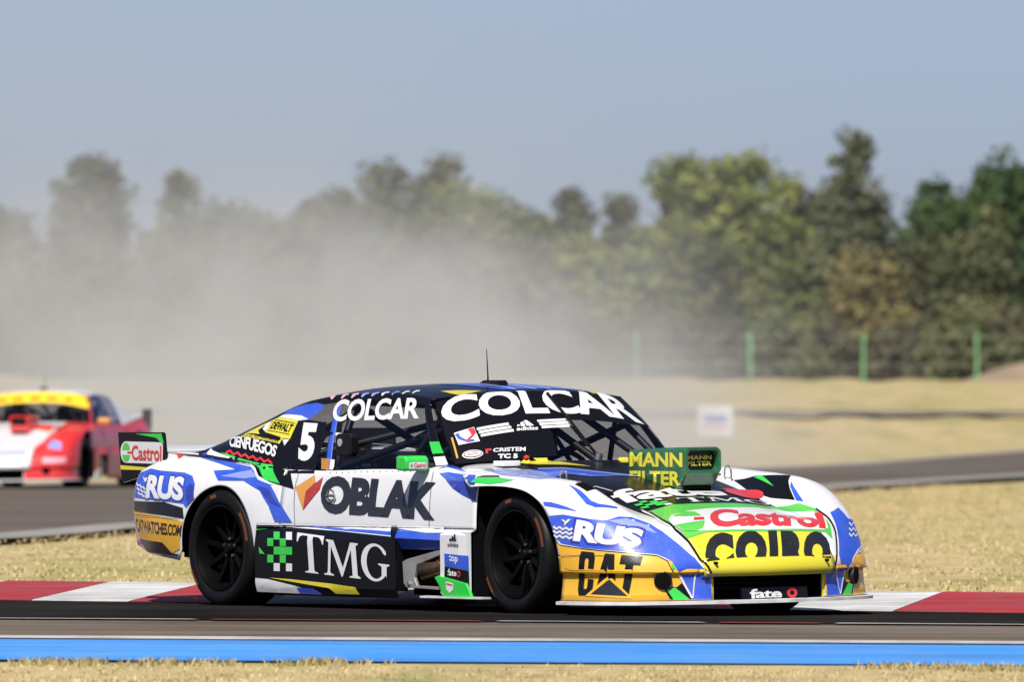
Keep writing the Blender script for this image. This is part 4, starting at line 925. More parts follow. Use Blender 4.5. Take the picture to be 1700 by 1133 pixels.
 ('hood','stripe',YELLOW,'hood',2,[(0.374,0.317),(0.38,0.403),(0.27,0.279),(0.27,0.216)]),
 ('fenderL','stripe',BLACK,'top',1,[(1.445,0.58),(1.514,0.672),(1.714,0.724),(1.768,0.739),(1.819,0.684),(1.877,0.65),(1.989,0.603),(1.832,0.545),(1.654,0.523)]),
 ('fenderL','stripe',GREEN,'top',2,[(1.52,0.661),(1.571,0.684),(1.757,0.629),(1.677,0.639)]),
 ('fenderL','stripe',BLUE,'hood',1,[(-0.3,0.687),(-0.355,0.664),(-0.498,0.621),(-0.471,0.604),(-0.338,0.659)]),
 ('fenderL','stripe',BLUE,'front',1,[(0.664,0.547),(0.77,0.571),(0.791,0.511),(0.857,0.499),(0.838,0.49),(0.847,0.426),(0.837,0.381),(0.744,0.349),(0.636,0.299),(0.591,0.229),(0.501,0.223),(0.512,0.319),(0.587,0.421),(0.632,0.498)]),
 ('fenderL','stripe',AMBER,'front',1,[(0.8,0.341),(0.741,0.242),(0.618,0.228),(0.644,0.289)]),
 ('fenderL','stripe',WHITE,'front',2,[(0.827,0.364),(0.722,0.345),(0.635,0.3),(0.574,0.231),(0.587,0.227),(0.646,0.296),(0.733,0.341),(0.838,0.356)]),
 ('fenderL','stripe',WHITE,'front',2,[(0.63,0.531),(0.588,0.446),(0.497,0.319),(0.435,0.225),(0.478,0.223),(0.509,0.318),(0.602,0.447),(0.641,0.534)]),
 ('fenderL','emblem',WHITE,'front',3,[(0.761,0.486),(0.776,0.467),(0.826,0.482),(0.845,0.465),(0.858,0.476),(0.844,0.491),(0.787,0.477),(0.786,0.491)]),
 ('fenderL','emblem',WHITE,'front',3,[(0.726,0.457),(0.739,0.439),(0.787,0.453),(0.798,0.437),(0.848,0.452),(0.85,0.457),(0.811,0.447),(0.8,0.463),(0.751,0.448),(0.751,0.462)]),
 ('fenderL','emblem',WHITE,'front',3,[(0.694,0.428),(0.707,0.41),(0.749,0.425),(0.759,0.409),(0.837,0.424),(0.812,0.431),(0.772,0.418),(0.762,0.434),(0.716,0.42),(0.716,0.433)])]

GLYPH_T = [(0, .98), (.02, .76), (.06, .76), (.10, .88), (.20, .93), (.40, .93), (.40, .08), (.36, .04), (.26, .03), (.26, 0), (.74, 0), (.74, .03), (.64, .04), (.60, .08), (.60, .93), (.80, .93), (.90, .88), (.94, .76), (.98, .76), (1, .98)]
GLYPH_M = [(0, 0), (0, .035), (.07, .05), (.10, .10), (.155, .90), (.09, .95), (.09, .98), (.29, .98), (.52, .25), (.74, .98), (.95, .98), (.95, .95), (.885, .90), (.925, .08), (1.0, .035), (1.0, 0), (.70, 0), (.70, .035), (.785, .06), (.755, .78), (.505, 0), (.475, 0), (.215, .80), (.165, .10), (.20, .05), (.265, .035), (.265, 0)]
def glyph_g():
    out = []; inn = []
    for k in range(25):
        a = math.radians(38 + (322 - 38) * k / 24)
        out.append((.50 + .50 * math.cos(a), .49 + .51 * math.sin(a)))
        inn.append((.53 + .33 * math.cos(a), .49 + .44 * math.sin(a)))
    return out + [(.92, .10), (.92, .40), (1.02, .44), (1.02, .475), (.62, .475), (.62, .44), (.74, .40), (.74, .13)] + inn[::-1] + [(.84, .72), (.90, .72)]
def tmg_shape():
    T = [(x * .30, y) for x, y in GLYPH_T]
    M = [(.29 + x * .40, y * .93) for x, y in GLYPH_M]
    G = [(.70 + x * .30, y * .97) for x, y in glyph_g()]
    return poly_shape([T, M, G])
def cat_shape():
    C_ = [(.0,.12),(.0,.88),(.10,1),(.90,1),(1,.88),(1,.62),(.62,.62),(.62,.80),(.58,.85),(.42,.85),(.38,.80),(.38,.20),(.42,.15),(.58,.15),(.62,.20),(.62,.38),(1,.38),(1,.12),(.90,0),(.10,0)]
    A_ = [(.0, .0), (.30, 1), (.70, 1), (1, 0), (.70, 0), (.64, .30), (.56, .30), (.50, .74), (.44, .30), (.36, .30), (.30, 0)]
    T_ = [(0, 1), (1, 1), (1, .78), (.69, .78), (.69, 0), (.31, 0), (.31, .78), (0, .78)]
    return poly_shape([[(x * .27, y) for x, y in C_], [(.31 + x * .38, y) for x, y in A_], [(.68 + x * .32, y) for x, y in T_]])
def apply_livery():
    bvh = make_bvh(BODY_SURF)
    tmg = tmg_shape(); cat = cat_shape()
    for e in LIVERY:
        par = CAR_PARTS[e[0]]
        if len(e) == 6: patch(par, e[1], e[2], e[3], bvh, [e[5]], e[4])
        elif e[6] == 'COIRO':                                    # the grille strip cuts the lower part of these letters off
            Q = [np.array(q) for q in e[5]]; lo = (Q[0] + Q[1]) / 2
            word(par, 'COIRO', e[2], e[3], bvh, [Q[3] + 1.3 * (Q[0] - Q[3]), Q[2] + 1.3 * (Q[1] - Q[2]), Q[2], Q[3]], e[4], .085, 1.26, vclip=((lo[0] + .030, lo[1], 0), (-1, 0, 0)))
        else: word(par, e[6], e[2], e[3], bvh, e[5], e[4], e[7], e[8], e[1], shape=tmg if e[9] == 'TMG' else cat if e[6] == 'CAT' else None)
    # panel joints: door, skirt, bonnet and bumper seams
    SEAM = mat('panel_gap', (.02, .02, .022), rough=.8)
    def seam(key, fr, pts, w=.0035):
        a = []; b = []
        for i in range(len(pts)):
            p, q = np.array(pts[max(i - 1, 0)]), np.array(pts[min(i + 1, len(pts) - 1)]); d = (q - p) / np.linalg.norm(q - p)
            a.append(np.array(pts[i]) + w / 2 * np.array([-d[1], d[0]])); b.append(np.array(pts[i]) - w / 2 * np.array([-d[1], d[0]]))
        patch(CAR_PARTS[key], 'panel_gap', SEAM, fr, bvh, [a + b[::-1]], 5)
    for k, fr in (('R', 'side'), ('L', 'far')):
        seam('door' + k, fr, [(1.05, .474), (.5, .474), (0, .474), (-.5, .474), (-1.05, .474)], .006)
        seam('door' + k, fr, [(.62, .48), (.615, .60), (.60, .72), (.585, .79)])
        seam('door' + k, fr, [(-.70, .48), (-.72, .60), (-.73, .70), (-.72, .78)])
        seam('quarter' + k, fr, [(-1.83, .50), (-2.1, .515), (-2.42, .52)])
    seam('fenderR', 'corner', [(1.11, .68)] if False else [(.85, .335), (1.05, .345), (1.2, .34)], .003)
    H = CAR_PARTS['hood']
    # words across the hood read from the front: right is +y, up is -x
    word(H, 'fate', WHITE, 'top', bvh, [(1.85, -.47), (1.84, .27), (1.62, .29), (1.64, -.44)], 2, .03, .95)
    patch(H, 'emblem', RED, 'top', bvh, [[(1.72 + .10 * math.cos(a), .44 + .125 * math.sin(a)) for a in [k * math.pi / 12 for k in range(24)]]], 2)
    word(H, 'TMG', WHITE, 'top', bvh, [(1.965, -.14), (1.945, .50), (1.86, .52), (1.875, -.13)], 2, shape=tmg)
    for (i, j) in ((1, 0), (0, 1), (2, 1), (1, 2), (2, 2), (3, 2), (0, 3), (2, 3)):
        patch(H, 'check', GREEN, 'top', bvh, [[(1.86 + j * .028, -.42 + i * .05), (1.887 + j * .028, -.42 + i * .05), (1.887 + j * .028, -.372 + i * .05), (1.86 + j * .028, -.372 + i * .05)]], 2)
    for (i, j) in ((3, 0), (3, 3.4)):
        patch(H, 'check', WHITE, 'top', bvh, [[(1.86 + j * .028, -.42 + i * .05), (1.887 + j * .028, -.42 + i * .05), (1.887 + j * .028, -.372 + i * .05), (1.86 + j * .028, -.372 + i * .05)]], 2)
    for k, s in (('bumperR', -1), ('bumperL', 1)):
        Bp = CAR_PARTS[k]
        patch(Bp, 'stripe', BLUE, 'front', bvh, [[(s * .36, .10), (s * .505, .10), (s * .555, .235), (s * .36, .235)]], 1)
        patch(Bp, 'stripe', BLACK, 'front', bvh, [[(s * .500, .10), (s * .615, .10), (s * .645, .168), (s * .575, .168), (s * .548, .19)]], 2)
        patch(Bp, 'stripe', GREEN, 'front', bvh, [[(s * .515, .10), (s * .60, .10), (s * .628, .155), (s * .585, .165)]], 3)
        patch(Bp, 'stripe', WHITE, 'front', bvh, [[(s * .495, .105), (s * .506, .105), (s * .565, .235), (s * .552, .235)]], 3)
        patch(Bp, 'stripe', WHITE, 'front', bvh, [[(s * .495, .105), (s * .50, .105), (s * .478, .235), (s * .470, .235)]], 3)
    R = CAR_PARTS['roof']
    patch(R, 'stripe', BLUE, 'top', bvh, [[(.26, -.16), (.27, .36), (-.10, .30), (-.55, .34), (-.62, -.10), (-.2, -.22)]], 1)
    for y in (-.08, .06, .16):
        patch(R, 'stripe', WHITE, 'top', bvh, [[(.27, y), (.27, y + .02), (-.25, y + .045), (-.5, y + .03), (-.25, y + .02)]], 2)
    # end plate of the rear wing
    for k, fr in (('plateR', 'side'), ('plateL', 'far')):
        pl = CAR_PARTS[k]; b = make_bvh([pl])
        ell = lambda cx, cz, rx, rz, a0=0, a1=360, n=20: [(cx + rx * math.cos(math.radians(a0 + (a1 - a0) * q / n)), cz + rz * math.sin(math.radians(a0 + (a1 - a0) * q / n))) for q in range(n + 1)]
        pill = ell(-2.60, .878, .055, .062, 90, 270, 10) + [(-2.24, .812), (-2.215, .83), (-2.21, .92), (-2.235, .936)]
        patch(pl, 'badge', WHITE, fr, b, [pill], 1)
        patch(pl, 'badge', LGREEN, fr, b, [ell(-2.595, .890, .040, .042, 0, 180, 12)], 2)
        patch(pl, 'badge', LGREEN, fr, b, [ell(-2.595, .862, .040, .040, 180, 360, 12)], 2)
        patch(pl, 'badge', RED, fr, b, [[(-2.58, .872), (-2.525, .872), (-2.525, .882), (-2.58, .882)]], 3)
        q = [(-2.535, .832), (-2.225, .828), (-2.225, .918), (-2.535, .918)]
        if k == 'plateL': q = [q[1], q[0], q[3], q[2]]
        word(pl, 'Castrol', RED, fr, b, q, 3, .025)
        patch(pl, 'stripe', GREEN, fr, b, [[(-2.50, .984), (-2.225, .986), (-2.20, .93), (-2.215, .925), (-2.28, .962)]], 1)
        patch(pl, 'stripe', YELLOW, fr, b, [[(-2.655, .777), (-2.38, .775), (-2.34, .790), (-2.66, .802)]], 1)
    S_ = CAR_PARTS['scoop']; b = make_bvh([S_])
    for fr, fl in (('side', 0), ('far', 1)):
        for t, z0, z1 in (('MANN', .806, .886), ('FILTER', .703, .783)):
            q = [(1.275, z0), (1.775 if t == 'MANN' else 1.755, z0), (1.775 if t == 'MANN' else 1.755, z1), (1.275, z1)]
            if fl: q = [q[1], q[0], q[3], q[2]]
            word(S_, t, YELLOW, fr, b, q, 1, .035)
    pl = CAR_PARTS['scoopfilter']; b = make_bvh([pl])
    word(pl, 'MANN', YELLOW, 'front', b, [(.04, .845), (.205, .845), (.205, .868), (.04, .868)], 0, .03)
    word(pl, 'FILTER', YELLOW, 'front', b, [(.04, .811), (.205, .811), (.205, .836), (.04, .836)], 0, .03)
    for k, y0, y1 in (('mirrorR', -.995, -.885), ('mirrorL', .885, .995)):
        m = CAR_PARTS[k]; b = make_bvh([m])
        patch(m, 'badge', WHITE, 'front', b, [[(y0 - .006, .812), (y0, .806), (y1, .806), (y1 + .006, .812), (y1 + .006, .836), (y1, .842), (y0, .842), (y0 - .006, .836)]], 0)
        word(m, 'Castrol', RED, 'front', b, [(y0 + .028, .812), (y1, .812), (y1, .837), (y0 + .028, .837)], 1, .03)
        patch(m, 'badge', LGREEN, 'front', b, [[(y0 + .012 + .009 * math.cos(a), .824 + .011 * math.sin(a)) for a in [q * math.pi / 6 for q in range(12)]]], 1)
def finish_race_car(root):
    """small fittings that only this car shows"""
    ws = CAR_PARTS['windscreen']
    w = MB().tube([(.775, .13, .862), (.70, .115, .93), (.572, .092, 1.052), (.40, .055, 1.212)], .009, 8)
    w.tube([(.72, .10, .915), (.60, .07, 1.03)], .006, 8)
    w.build('wiper', BLACK, root, True)
    MB().tube([(.78, .13, .84), (.79, .135, .875)], .022, 12).build('wiper_pivot', STEEL, root, True)
    MB().prism([(2.572, .088), (2.592, .088), (2.585, .155), (2.565, .155)], 'y', -.20, .24).build('grille_plate', BLACK, root)
    gp = [o for o in root.children if o.name.startswith('grille_plate')][-1]; b = make_bvh([gp])
    word(gp, 'fate', WHITE, 'front', b, [(-.15, .095), (.065, .095), (.065, .148), (-.15, .148)], 0, .03, .95)
    ring = lambda r: [(.135 + r * 1.25 * math.cos(a), .122 + r * math.sin(a)) for a in [k * math.pi / 10 for k in range(20)]]
    patch(gp, 'emblem', RED, 'front', b, [ring(.028)], 0)
    patch(gp, 'emblem', BLACK, 'front', b, [ring(.012)], 1)
    # air duct in the side window, door catch, rivets along the door top
    d = MB().prism([(-.395, .885), (-.375, .87), (-.27, .865), (-.245, .885), (-.24, .975), (-.26, .995), (-.375, .995), (-.395, .975)], 'y', -.785, -.845).build('window_duct', BLACK, root, bevel=.01)
    MB().tube([(-.345, -.846, .945), (-.345, -.849, .945)], .022, 16).build('duct_hole_sheen', GREY, d)  # grey reflection in the duct's hole, put into the disc's colour
    c = MB()
    pts = [(-.36 + .04 * math.cos(a), -.905, .645 + .035 * math.sin(a)) for a in [k * math.pi / 10 for k in range(21)]]
    c.tube(pts, .005, 6, cap=False).tube([(-.41, -.907, .645), (-.31, -.907, .645)], .006, 6)
    c.build('door_catch', STEEL, root, True)
    for k in range(16):
        x = -.42 + k * .06
        y = side_y(x, side_top(x) - .012) + .001
        MB().tube([(x, -y, side_top(x) - .012), (x, -y - .002, side_top(x) - .012)], .0045, 8).build('rivet', STEEL, CAR_PARTS['doorR'])
    patch(CAR_PARTS['skboxR'], 'badge', WHITE, 'side', make_bvh([o for o in root.children if o.name.startswith('skirt_fin')]),
          [[(.855, .185), (.925, .175), (.925, .14), (.89, .118), (.86, .14)]], 1)
    patch(CAR_PARTS['skboxR'], 'badge', RED, 'side', make_bvh([o for o in root.children if o.name.startswith('skirt_fin')]),
          [[(.862, .176), (.918, .168), (.918, .160), (.862, .167)]], 2)

# ==== RACE CAR
def colours(**k):
    base = dict(hood=BLACK, nose=YELLOW, fender=WHITE, bumper=AMBER, door=WHITE, quarter=WHITE, cowl=BLUE, roof=BLACK, pillar=BLACK, bpillar=BLUE,
                cpillar=BLACK, rearglass=GLASS, deck=WHITE, skirt=BLACK, skirtfront=BLUE, skirtbox=WHITE, fin=GREEN, splitter=mat('splitter_white', (.66, .66, .66), rough=.5, noise=.25, nscale=9), post=YELLOW,
                strip=YELLOW, scoop=DKGREEN, mirror=GREEN, wing=WHITE, plate=BLACK, white=WHITE)
    base.update(k); return base
CAR_LOC, CAR_YAW = (-.065, 70, .002), math.radians(-55)
car = empty('race_car', CAR_LOC, CAR_YAW)
tag(car, 'white and blue stock car with yellow nose, green hood scoop and number 5', 'race car')
CC = colours(bands=True)
build_body(car, CC); build_parts(car, CC); apply_livery(); finish_race_car(car); lean(car)

# ==== SURROUNDINGS
def node_mat(name, build):
    m = bpy.data.materials.new(name); m.use_nodes = True
    nt = m.node_tree; p = nt.nodes['Principled BSDF']
    p.inputs['Roughness'].default_value = 0.9; p.inputs['Specular IOR Level'].default_value = 0.15
    build(nt, p); MATS[name] = m
    return m
def noise(nt, scale, detail=5, rough=.55, vec=None, stretch=None):
    n = nt.nodes.new('ShaderNodeTexNoise'); n.inputs['Scale'].default_value = scale
    n.inputs['Detail'].default_value = detail; n.inputs['Roughness'].default_value = rough
    if vec is None:
        g = nt.nodes.new('ShaderNodeNewGeometry'); vec = g.outputs['Position']
    if stretch:
        mp = nt.nodes.new('ShaderNodeMapping'); mp.inputs['Scale'].default_value = stretch
        nt.links.new(vec, mp.inputs['Vector']); vec = mp.outputs[0]
    nt.links.new(vec, n.inputs['Vector'])
    return n.outputs[0]
def ramp(nt, fac, stops):
    r = nt.nodes.new('ShaderNodeValToRGB')
    while len(r.color_ramp.elements) < len(stops): r.color_ramp.elements.new(0.5)
    for e, (t, c) in zip(r.color_ramp.elements, stops): e.position = t; e.color = (*c, 1)
    nt.links.new(fac, r.inputs[0]); return r.outputs[0]
def mixc(nt, fac, a, b, mode='MIX'):
    m = nt.nodes.new('ShaderNodeMix'); m.data_type = 'RGBA'; m.blend_type = mode
    for s, v in ((0, fac), (6, a), (7, b)):
        if isinstance(v, (int, float)): m.inputs[s].default_value = v
        elif isinstance(v, tuple): m.inputs[s].default_value = (*v, 1)
        else: nt.links.new(v, m.inputs[s])
    return m.outputs[2]
def bumpy(nt, p, h, strength, dist=.05):
    b = nt.nodes.new('ShaderNodeBump'); b.inputs['Strength'].default_value = strength; b.inputs['Distance'].default_value = dist
    nt.links.new(h, b.inputs['Height']); nt.links.new(b.outputs[0], p.inputs['Normal'])
def turf_colour(nt, gain=1.0):
    g = lambda c: tuple(v * gain for v in c)
    big = ramp(nt, noise(nt, .55, 5, .62, stretch=(1.5, .28, 1)), [(.30, g((.26, .25, .10))), (.43, g((.40, .33, .16))), (.55, g((.47, .375, .20))), (.66, g((.40, .29, .145))), (.78, g((.62, .51, .31)))])
    green = ramp(nt, noise(nt, .22, 4, .6, stretch=(1.2, .35, 1)), [(.50, (1, 1, 1)), (.66, (.78, .86, .64))])
    return mixc(nt, 1.0, big, green, 'MULTIPLY')
def m_field(nt, p):
    mid = ramp(nt, noise(nt, 3.0, 6, .65, stretch=(1, .4, 1)), [(.28, (.68, .66, .60)), (.5, (1, 1, 1)), (.75, (1.2, 1.18, 1.12))])
    fine = ramp(nt, noise(nt, 22, 4, .7), [(.25, (.7, .7, .7)), (.6, (1.1, 1.1, 1.1))])
    c = mixc(nt, 1.0, turf_colour(nt, 1.05), mid, 'MULTIPLY'); c = mixc(nt, .8, c, fine, 'MULTIPLY')
    nt.links.new(c, p.inputs['Base Color']); bumpy(nt, p, noise(nt, 6, 5), .8, .08)
M_FIELD = node_mat('dry_grass_ground', m_field)
def asphalt(name, base, var):
    def f(nt, p):
        a = ramp(nt, noise(nt, .5, 5, .6, stretch=(1, .35, 1)), [(.25, tuple(c * (1 - var) for c in base)), (.75, tuple(c * (1 + var) for c in base))])
        b = ramp(nt, noise(nt, 5.0, 6, .7, stretch=(.06, .35, 1)), [(.3, (.55, .55, .55)), (.7, (1.35, 1.32, 1.28))])
        s = ramp(nt, noise(nt, 120, 2, .6), [(.3, (.75, .75, .75)), (.7, (1.25, 1.25, 1.25))])
        c = mixc(nt, 1, a, b, 'MULTIPLY'); c = mixc(nt, .7, c, s, 'MULTIPLY')
        nt.links.new(c, p.inputs['Base Color']); p.inputs['Roughness'].default_value = .9; p.inputs['Specular IOR Level'].default_value = 0.0
        bumpy(nt, p, noise(nt, 90, 3), .35, .004)
    return node_mat(name, f)
M_ASPHALT = asphalt('asphalt_brown', (.150, .126, .108), .25)
M_RUBBER = asphalt('asphalt_rubbered', (.018, .0172, .0175), .5)
M_FARASPH = asphalt('asphalt_far', (.125, .108, .098), .15)
def worn_paint(name, rgb, dirt, amount=.5, sc=2.2):
    def f(nt, p):
        n1 = ramp(nt, noise(nt, sc, 7, .68, stretch=(1, .5, 1)), [(.40, (0, 0, 0)), (.70, (1, 1, 1))])
        k = nt.nodes.new('ShaderNodeMath'); k.operation = 'MULTIPLY'; k.inputs[1].default_value = amount
        nt.links.new(n1, k.inputs[0])
        c = mixc(nt, k.outputs[0], rgb, dirt)
        st = ramp(nt, noise(nt, 1.0, 5, .7, stretch=(.35, 7, 7)), [(.42, (1, 1, 1)), (.64, (.42, .40, .39))])
        c = mixc(nt, .75, c, st, 'MULTIPLY')
        nt.links.new(c, p.inputs['Base Color']); p.inputs['Roughness'].default_value = .65
        p.inputs['Specular IOR Level'].default_value = .3
        bumpy(nt, p, noise(nt, 60, 4), .3, .004)
    return node_mat(name, f)
M_KRED = worn_paint('kerb_red', (.42, .035, .045), (.30, .10, .09), .55)
M_KWHITE = worn_paint('kerb_white', (.70, .70, .70), (.38, .36, .34), .55)
M_BLUE = worn_paint('shoulder_blue', (.066, .32, .86), (.20, .36, .62), .4, 1.2)
M_LINE = worn_paint('line_white', (.62, .61, .60), (.25, .22, .20), .8, 1.5)
M_LINER = worn_paint('line_red', (.35, .05, .06), (.15, .10, .09), .8, 1.5)
M_CONC = worn_paint('edge_concrete', (.36, .345, .32), (.25, .225, .19), .7, 1.0)

def gz(x, y):
    z = float(np.interp(y, [0, 57, 59.2, 61.6, 230, 300, 332, 402, 440, 700, 8000], [-.10, -.085, -.072, 0, 0, .22, .86, 1.72, 1.95, 2.6, 3.0]))
    return z
def sheet(name, near, far, dz, material, n=60, x0=None):
    """ground strip between two polylines (x, y), following the ground, lifted by dz"""
    def line(P):                                   # even points along the polyline
        P = np.array(P, float); L = np.concatenate([[0], np.cumsum(np.linalg.norm(np.diff(P, axis=0), axis=1))]); q = np.linspace(0, L[-1], n + 1)
        return np.stack([np.interp(q, L, P[:, 0]), np.interp(q, L, P[:, 1])], 1)
    N, Q = line(near), line(far); vs = []; fs = []
    for k in range(n + 1):
        for t in (0, .25, .5, .75, 1):
            p = N[k] * (1 - t) + Q[k] * t; vs.append((p[0], p[1], gz(p[0], p[1]) + dz))
    for k in range(n):
        for j in range(4):
            fs.append((k * 5 + j, (k + 1) * 5 + j, (k + 1) * 5 + j + 1, k * 5 + j + 1))
    o = mesh_obj(name, vs, fs, material); tag(o, kind='structure')
    me = o.data
    if me.polygons[0].normal.z < 0:
        bm = bmesh.new(); bm.from_mesh(me); bmesh.ops.reverse_faces(bm, faces=bm.faces); bm.to_mesh(me); bm.free()
    return o
# --- ground sheet reaching the horizon
ys = [-60, 0, 30, 45, 52, 55, 57, 58.2, 59.2, 60.4, 61.6, 64, 68, 72, 76, 80, 85, 90, 100, 110, 120, 135, 150, 170, 190, 210, 230, 250, 270, 290, 300, 310, 320, 332, 345, 360, 380, 402, 420, 440, 480, 540, 700, 1200, 2500, 8000]
xs = [-4000, -1500, -600, -250, -120, -60, -30] + [i * 1.0 for i in range(-20, 21)] + [30, 60, 120, 250, 600, 1500, 4000]
r2 = random.Random(3); vs = []; fs = []
for y in ys:
    for x in xs:
        j = .002 if 56 < y < 59.3 else -.006 if 59 < y < 66 else (r2.random() - .5) * (.03 if y < 140 else .06 if y < 260 else .16 if y < 480 else .3)
        if 60 < y < 240: j = -abs(j) - .035
        elif y >= 240: j -= .06
        vs.append((x, y, gz(x, y) + j - .004))
n = len(xs)
for i in range(len(ys) - 1):
    for k in range(n - 1): fs.append((i * n + k, i * n + k + 1, (i + 1) * n + k + 1, (i + 1) * n + k))
tag(mesh_obj('ground', vs, fs, M_FIELD, smooth=True), kind='structure')

# --- near track, kerb, painted shoulder
K0, KD = np.array([-2.97, 72.2]), np.array([.8762, -.4819]); KN = np.array([.14, .99])
kp = lambda s, t=0.0: K0 + KD * s + KN * t                       # s along the kerb, t across it (away from the camera)
sheet('race_track', [(-45, 63.2), (-10, 62.2), (10, 61.0), (45, 59.6)], [(-45, 90.5), (-14, 78.0), (3.2, 68.85), (12, 64.0), (45, 61.5)], .006, M_ASPHALT)
def kline(x):                                                     # y of the kerb's front edge at x
    return 72.2 - .55 * (x + 2.97)
sheet('rubbered_line', [(-30, 74.5), (-3, 66.2), (0, 65.8), (3, 65.3), (12, 62.0)], [(-30, kline(-30) + .02), (-3, kline(-3) + .02), (0, kline(0) + .02), (3, kline(3) + .02), (12, kline(12) + .02)], .011, M_RUBBER)
sheet('painted_shoulder', [(-45, 60.9), (0, 59.3), (45, 57.0)], [(-45, 63.6), (0, 61.25), (45, 58.9)], .004, M_BLUE)
sheet('shoulder_line', [(-45, 63.6), (0, 61.23), (45, 58.88)], [(-45, 63.85), (0, 61.5), (45, 59.15)], .0105, M_LINE)
r3 = random.Random(11); x = -8.0
while x < 8.0:
    w = r3.uniform(.5, 1.5); m = r3.choice((M_LINE, M_LINER, None, M_LINE))
    f = lambda q: float(np.interp(q, [-30, -3, 0, 3, 12], [74.5, 66.2, 65.8, 65.3, 62.0])) - .12
    if m: sheet('worn_line', [(x, f(x)), (x + w, f(x + w))], [(x + .03, f(x) + .16), (x + w - .05, f(x + w) + .16)], .016, m, 2)
    x += w + .05
kerb = empty('kerb', (kp(0)[0], kp(0)[1], 0)); tag(kerb, kind='structure')
def s_of(u):                                                      # along-kerb distance of a block joint
    t = (u - 850) / F_PX
    return (t * K0[1] - K0[0]) / (KD[0] - t * KD[1])
joints = [s_of(u) for u in (53, 216, 430, 600, 770, 1008, 1247, 1485)]
step = .72
while joints[0] > -24: joints.insert(0, joints[0] - step)
while joints[-1] < 22: joints.append(joints[-1] + .82)
i53 = joints.index(s_of(53))
prof = [(0, -.03), (0, .014), (.10, .018), (2.55, .080), (2.68, .082), (2.76, .065), (2.78, -.03)]
for i in range(len(joints) - 1):
    a, b = joints[i] + .004, joints[i + 1] - .004
    vs = [(kp(a, t)[0] - K0[0], kp(a, t)[1] - K0[1], z) for t, z in prof] + [(kp(b, t)[0] - K0[0], kp(b, t)[1] - K0[1], z) for t, z in prof]
    m = len(prof)
    bb = MB(); bb.add(vs, [tuple(range(m)), tuple(range(2 * m - 1, m - 1, -1))] + [(k, m + k, m + (k + 1) % m, (k + 1) % m) for k in range(m)])
    bb.build('kerb_block', M_KWHITE if (i - i53) % 2 == 0 else M_KRED, kerb)
# --- far track on the left and right
near = [(-16, 40), (-11, 70), (-7.4, 90), (-4.42, 107.3), (-3.56, 117), (0, 139), (4.45, 172), (8.15, 198), (14, 235), (30, 300)]
far = [(-40, 90), (-26, 115), (-17, 135), (-10.5, 152), (-6.5, 166), (-1.5, 185), (3.8, 208), (10.9, 262), (17, 300), (34, 380)]
near, far = [tuple(q) for q in crline(near[2:], span(0, len(near) - 3, 28))], [tuple(q) for q in crline(far[2:], span(0, len(far) - 3, 28))]
sheet('far_track', near, far, .006, M_FARASPH)
off = lambda P, d: [(p[0] + d[0], p[1] + d[1]) for p in P]
sheet('far_track_edge', off(near, (.42, -2.6)), off(near, (0, .4)), .011, M_CONC)
sheet('far_track_edge', off(far, (0, -.5)), off(far, (-.15, 1.8)), .011, M_CONC)
sheet('service_road', [(-60, 326), (0, 327), (60, 326)], [(-60, 331), (0, 331.5), (60, 331)], .03, asphalt('asphalt_grey', (.16, .15, .15), .1))

# --- grass blades: foreground verge, and the field behind the kerb
def m_blade(c0, c1):
    def f(nt, p):
        c = ramp(nt, noise(nt, 1.6, 4), [(.3, c0), (.7, c1)])
        c = mixc(nt, .6, c, turf_colour(nt, 1.25))
        nt.links.new(c, p.inputs['Base Color'])
    return f
M_DRY = node_mat('dry_blades', m_blade((.48, .375, .20), (.66, .52, .31)))
M_OLIVE = node_mat('olive_blades', m_blade((.30, .285, .12), (.42, .37, .18)))
M_GREENB = node_mat('green_blades', m_blade((.09, .11, .03), (.19, .18, .06)))
def blades(name, label, pts, hmin, hmax, w, material, seed, parent=None):
    r = random.Random(seed); vs = []; fs = []
    for (x, y, z) in pts:
        a = r.uniform(0, math.pi); h = r.uniform(hmin, hmax); l = r.uniform(.2, .9) * h; d = r.uniform(0, 2 * math.pi)
        cx, sx = math.cos(a) * w, math.sin(a) * w
        bx, by = x + l * math.cos(d), y + l * math.sin(d); o = len(vs)
        vs += [(x - cx, y - sx, z), (x + cx, y + sx, z), ((x + bx) / 2 + cx * .7, (y + by) / 2 + sx * .7, z + h * .65), ((x + bx) / 2 - cx * .7, (y + by) / 2 - sx * .7, z + h * .65), (bx, by, z + h)]
        fs += [(o, o + 1, o + 2, o + 3), (o + 3, o + 2, o + 4)]
    o = mesh_obj(name, vs, fs, material, parent)
    if label: tag(o, label, 'grass', kind='stuff')
    return o
r4 = random.Random(21)
def scatter(n, x0, x1, y0, y1, dens=None, dz=0.0):
    out = []
    while len(out) < n:
        x, y = r4.uniform(x0, x1), r4.uniform(y0, y1)
        if dens and r4.random() > dens(x, y): continue
        out.append((x, y, gz(x, y) - .01 + dz))
    return out
patchy = lambda x, y: .25 + .75 * (math.sin(x * 2.3 + math.sin(y * 1.7) * 2) * math.sin(y * 1.1 + x * .7) > -.2)
edge = lambda x, y: 1.0 if y < 58.75 - .045 * x + .25 * math.sin(x * 3.1) + .15 * math.sin(x * 7.7) else 0.0
blades('verge_grass', 'short dry straw coloured grass along the near verge', scatter(24000, -6, 6, 51.5, 60.2, lambda x, y: edge(x, y) * patchy(x, y)), .006, .024, .006, M_DRY, 1)
blades('verge_grass', 'olive tufts scattered through the near dry verge', scatter(2500, -6, 6, 51.5, 58.6, lambda x, y: edge(x, y) * (1 - patchy(x, y) * .8)), .01, .035, .006, M_OLIVE, 2)
beyond = lambda x, y: 1.0 if (y > kline(x) + 3.0) and (y < np.interp(x, [p[0] for p in near], [p[1] for p in near]) - 3.0) else 0.0
